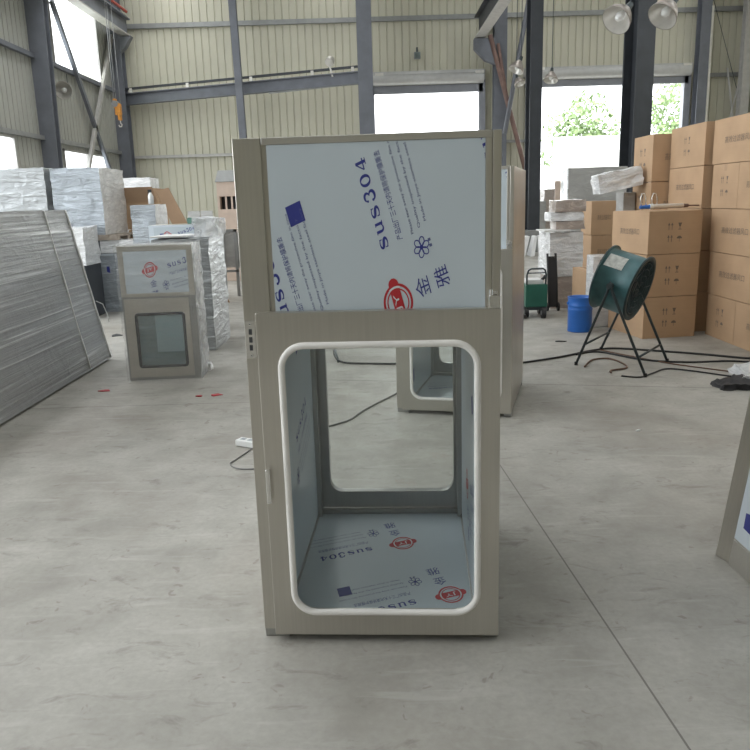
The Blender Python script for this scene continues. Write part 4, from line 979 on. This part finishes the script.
# bracing
def brace(p0, p1, r, mat, label, flat=None):
    m = MB()
    if flat: m.bar(p0, p1, flat[0], flat[1])
    else: m.tube([p0, p1], r, 8)
    struct(m.build('brace', mat), label)
bx = XL + .16
brace((bx, 24.0, 7.5), (bx, 28.0, 2.4), .1, 'paint', 'slate diagonal brace on the left wall, falling to the right', (.1, .16))
brace((bx, 29.3, 7.6), (bx, 25.1, 2.3), .1, 'beam_pale', 'pale diagonal brace on the left wall, rising to the right', (.1, .16))
brace((4.46, 29.0, 7.19), (5.9, 29.0, 2.1), .085, 'rust', 'rust red brace pipe between the roller doors, falling right')
brace((4.75, 29.0, 6.9), (5.2, 29.0, 4.4), .06, 'rust', 'short rust red brace pipe beside the longer one')
brace((5.83, 28.8, 8.5), (4.98, 28.8, 3.8), .085, 'paint', 'grey brace pipe between the roller doors, rising right')
brace((13.2, 29.4, 5.9), (13.75, 29.4, 3.0), .03, 'beam_pale', 'thin pale brace rod near the right corner')
brace((13.75, 29.4, 5.9), (13.2, 29.4, 3.0), .03, 'beam_pale', 'thin pale crossing rod near the right corner')
brace((12.4, 29.4, 8.6), (13.8, 29.4, 4.6), .012, 'stand', 'thin dark cable slanting near the right corner')
# crane runways
m = MB(); m.ibeam((-8.62, -10, 7.9), (-8.62, 29.6, 7.9), .34, .62, .04, 0, (0, 0, 1), 1); o = m.build('beam', ['paint', 'beam_pale']); struct(o, 'crane runway beam along the left wall')  # lower flange paler: light on the underside put into its colour
m = MB(); m.hexa([(-9.0, 29.3, 6.95), (-8.65, 29.3, 7.2), (-8.65, 29.6, 7.2), (-9.0, 29.6, 6.95)], [(-9.0, 29.3, 7.58), (-8.4, 29.3, 7.58), (-8.4, 29.6, 7.58), (-9.0, 29.6, 7.58)]); struct(m.build('bracket', 'paint'), 'corbel under the left crane runway')
m = MB(); m.ibeam((4.12, -10, 7.5), (4.12, 29.3, 7.5), .36, .75, .04, 0, (0, 0, 1), 1); o = m.build('beam', ['paint_dark', 'beam_pale']); struct(o, 'crane runway beam above the black post line')  # pale lower flange paints the light its underside catches
m = MB(); pr_ = [(3.9, 7.10), (3.9, 6.75), (4.3, 6.35), (4.68, 6.2), (4.68, 7.10)]
m.add([(x, 29.0, z) for x, z in pr_] + [(x, 29.3, z) for x, z in pr_], [(0, 1, 2, 3, 4), (9, 8, 7, 6, 5)] + [(q, (q + 1) % 5 + 0, (q + 1) % 5 + 5, q + 5) for q in range(5)]); struct(m.build('bracket', 'paint'), 'corbel under the runway by the black post')
m = MB(); m.tube([(-8.45, 20, 8.3), (-8.45, 29.2, 8.36)], .05, 8); o = m.build('conduit', 'redpipe'); tag(o, 'red pipe running along the top of the left crane runway', 'pipe')
# crane girder along the back wall
t = thing('crane_girder', 'slate overhead girder with cable rail crossing the back wall', 'girder', (0, 0, 0))
g0, g1 = Vector((-8.9, 29.6, 5.46)), Vector((-.1, 27.55, 5.68))
m = MB(); m.ibeam(g0, g1, .3, .40, .03); m.build('girder_beam', 'paint', t)
up = Vector((0, 0, .36)); m = MB(); m.bar(g0 + up, g1 + up - (g1 - g0) * .02, .12, .07); m.build('rail', 'paint_dark', t)
for s in (.03, .28, .55, .80, .96):
    p = g0 + (g1 - g0) * s; m = MB(); m.box(p.x - .05, p.x + .05, p.y - .1, p.y + .05, p.z + .2, p.z + .36); m.build('rail_bracket', 'lamp_in', t)
m = MB(); p = g0 + (g1 - g0) * .78; m.bar(p - Vector((1.4, -.3, .27)), g1 - Vector((0, 0, .18)), .06, .05); m.build('tie_bar', 'girt', t)
# hoist
t = thing('chain_hoist', 'orange chain hoist hanging on ropes at the left corner column', 'hoist', (-7.95, 25.55, 4.3))
m = MB(); m.box(-.08, .10, -.1, .1, .16, .52); m.box(-.12, -.02, -.08, .08, .38, .66); m.box(.0, .08, -.12, .12, .0, .2); m.build('hoist_block', 'orange', t, .03)
m = MB(); m.cyl((-.06, -.12, .5), (-.06, .12, .5), .1, n=16); m.build('sheave', 'chain', t)
for x in (-.10, -.04, .09):
    m = MB(); m.cyl((x, 0, .6 if x < 0 else .3), (x + .02, 0, 5.9), .012, n=6); m.build('rope', 'chain', t)
m = MB(); m.tube([(.04, 0, .02), (.04, 0, -.08), (.08, 0, -.13), (.06, 0, -.19), (0, 0, -.19), (-.02, 0, -.14)], .018, 8); m.build('hook', 'lamp_in', t)
# lamps
def high_bay(label, loc, tilt, r, ztop, group='hanging bell lamps', name='bell_lamp'):
    t = thing(name, label, 'lamp', loc, 0, group); rotm = Matrix.Rotation(tilt[1], 3, 'Y') @ Matrix.Rotation(tilt[0], 3, 'X'); d = rotm @ Vector((0, 0, 1))
    m = MB(); m.rev([(.2 * r, 1.35 * r), (.35 * r, 1.2 * r), (.62 * r, .85 * r), (.88 * r, .4 * r), (1.0 * r, 0), (.97 * r, 0)], (0, 0, 0), d, 28); m.build('shade', 'lamp_alu', t)
    m = MB(); m.rev([(.97 * r, .002), (.85 * r, .4 * r), (.58 * r, .84 * r), (.2 * r, 1.15 * r), (0, 1.16 * r)], (0, 0, 0), d, 28); m.build('reflector', 'lamp_in', t)
    m = MB(); m.rev([(0, .1 * r), (.2 * r, .18 * r), (.3 * r, .45 * r), (.2 * r, .8 * r), (.12 * r, 1.1 * r)], (0, 0, 0), d, 16); m.build('bulb', 'bulb', t)
    m = MB(); m.cyl(d * 1.3 * r, d * 1.85 * r, .26 * r, .2 * r, n=14); m.build('ballast', 'stand', t)
    m = MB(); m.cyl(d * 1.8 * r, d * 1.8 * r + Vector((0, 0, max(.2, ztop - loc[2] - 1.8 * r))), .012, n=6); m.build('rod', 'stand', t)
    return t
high_bay('large bell lamp hanging left of the thick dark post', (4.93, 16, 4.86), (R(-27), R(47)), .30, 10.1)
high_bay('large bell lamp hanging right of the thick dark post', (5.83, 16, 4.90), (R(-22), R(42)), .30, 10.1)
high_bay('small bell lamp over the bracing between the roller doors', (5.0, 26.9, 5.65), (R(-10), R(25)), .27, 10.1)
high_bay('small bell lamp just left of the black post', (5.36, 28, 5.36), (R(-20), R(-18)), .2, 10.1)
high_bay('small bell lamp against the right roller door housing', (6.2, 27, 5.32), (R(-20), R(10)), .24, 10.1)
high_bay('round lamp on the left wall between the column and the brace', (-8.95, 23.75, 5.0), (R(-78), R(-12)), .26, 5.9)
t = thing('floodlight', 'small floodlight fixed on the back wall above the first roller door', 'lamp', (1.9, 29.85, 6.7))
m = MB(); m.box(-.12, .12, -.2, -.06, -.12, .12); m.build('housing', 'girt', t, .02)
m = MB(); m.box(-.10, .10, -.207, -.2, -.1, .1); m.build('lens', 'glass_green', t)
m = MB(); m.box(-.03, .03, -.08, .1, -.05, .3); m.build('bracket', 'stand', t)
t = thing('wall_lamp', 'small pale round fitting above the right end of the overhead girder', 'lamp', (-1.25, 27.7, 6.25))
m = MB(); m.cyl((0, -.06, -.05), (.05, .08, .05), .15, n=18); m.build('housing', 'lamp_in', t)
m = MB(); m.bar((.0, 0, -.1), (.1, 0, -.5), .06, .06); m.build('bracket', 'lamp_in', t)

# ------------------------------------------------------------------ outside, seen through the doors
def tree(label, x, y, h, r, seed):
    t = thing('tree', label, 'tree', (x, y, 0), 0, 'trees outside the roller doors'); rnd = random.Random(seed)
    m = MB(); m.cyl((0, 0, 0), (.1, 0, h * .6), .16, .07, n=8); m.build('trunk', 'bark', t)
    m = MB()
    for k_ in range(2300):
        a, b = rnd.uniform(0, 2 * math.pi), rnd.uniform(-1, 1); q = (rnd.random() ** .45)
        p = Vector((math.cos(a) * math.sqrt(1 - b * b), math.sin(a) * math.sqrt(1 - b * b), b)) * q
        lump = 1 + .3 * noise.noise(p * 2.2 + Vector((seed, 0, 0)))
        c = Vector((p.x * r * lump, p.y * r * lump, h * .62 + p.z * h * .40 * lump)); s = rnd.uniform(.12, .26)
        u = Vector((rnd.uniform(-1, 1), rnd.uniform(-1, 1), rnd.uniform(-1, 1))).normalized(); v = u.orthogonal().normalized()
        m.add([c - u * s, c + v * s * .5, c + u * s, c - v * s * .5], [(0, 1, 2, 3)])
    m.build('foliage', 'leaf', t)
tree('green tree outside the right roller door, left of the thick dark post', 13.6, 50, 7.6, 2.6, 3)
tree('taller green tree seen between thick dark post and right door rail', 18.6, 47, 8.6, 3.0, 5)
tree('small tree low beside the black post, beyond the yard wall end', 11.6, 64, 6.4, 1.8, 8)
m = MB(); m.box(9.7, 30, 41, 41.3, 0, 4.5); o = m.build('yard_wall', 'whitewall'); struct(o, 'white wall closing the yard outside')
t = thing('yard_fence', 'pale slatted fence beyond the far doorway', 'fence', (12.0, 54, 0))
m = MB()
for k_ in range(14): m.box(-2 + .3 * k_, -1.86 + .3 * k_, 0, .05, .1, 2.0)
m.build('slats', 'fence', t)
m = MB(); m.box(-2.05, 2.3, .05, .1, .4, .5); m.box(-2.05, 2.3, .05, .1, 1.6, 1.7); m.build('rail', 'fence', t)

# ------------------------------------------------------------------ light: overcast sky through roof strips, windows and doors
wd = bpy.data.worlds.new('overcast_sky'); SC.world = wd; wd.use_nodes = True; nt = wd.node_tree
bg = nt.nodes['Background']; tc = nt.nodes.new('ShaderNodeTexCoord'); sp = nt.nodes.new('ShaderNodeSeparateXYZ')
nt.links.new(tc.outputs['Generated'], sp.inputs[0])
nt.links.new(ramp(nt, sp.outputs[2], [(0, (.86, .90, .93)), (.5, (.93, .97, 1)), (1, (1, 1, 1))]), bg.inputs['Color'])
bg.inputs['Strength'].default_value = 1.0
def portal(name, loc, rot, sx, sy):
    l = bpy.data.lights.new(name, 'AREA'); l.shape = 'RECTANGLE'; l.size = sx; l.size_y = sy; l.cycles.is_portal = True
    o = bpy.data.objects.new(name, l); COL.objects.link(o); o.location = loc; o.rotation_euler = rot
for i, (a, b) in enumerate(strips): portal('roof_daylight', ((a + b) / 2, 12.5, ZR + .2), (0, 0, 0), b - a, 35)
portal('window_daylight', (XL - .1, 6.5, 7.2), (0, R(-90), 0), 2.8, 23)  # serves the unseen upper opening put in on the left wall
portal('window_daylight', (XL - .1, 7, 2.3), (0, R(-90), 0), 2.3, 20)  # serves the added lower opening, also out of view
portal('window_daylight', (XL - .1, 26, 7.0), (0, R(-90), 0), 2.5, 4.1)
portal('door_daylight', (2.23, YB + .2, 2.7), (R(-90), 0, 0), 3.9, 5.4)
portal('door_daylight', (9.0, YB + .2, 2.7), (R(-90), 0, 0), 5.6, 5.5)


# ------------------------------------------------------------------ camera
cd = bpy.data.cameras.new('camera'); cam = bpy.data.objects.new('camera', cd); COL.objects.link(cam); SC.camera = cam
cd.sensor_width = 36; cd.lens = 36 * 758 / 750; cd.clip_end = 300
p, rho = math.atan(174 / 758), .03
fw = Vector((0, math.cos(p), -math.sin(p))); r0 = Vector((1, 0, 0)); u0 = Vector((0, math.sin(p), math.cos(p)))
rt = r0 * math.cos(rho) - u0 * math.sin(rho); uu = u0 * math.cos(rho) + r0 * math.sin(rho)
cam.matrix_world = Matrix(((rt.x, uu.x, -fw.x, 0), (rt.y, uu.y, -fw.y, 0), (rt.z, uu.z, -fw.z, 1.55), (0, 0, 0, 1)))

vs_ = SC.view_settings; vs_.view_transform = 'Standard'; vs_.look = 'None'; vs_.exposure = 2.62; vs_.gamma = 1; vs_.use_curve_mapping = False
SC.cycles.use_denoising = True
SC.cycles.max_bounces = 10; SC.cycles.transparent_max_bounces = 16
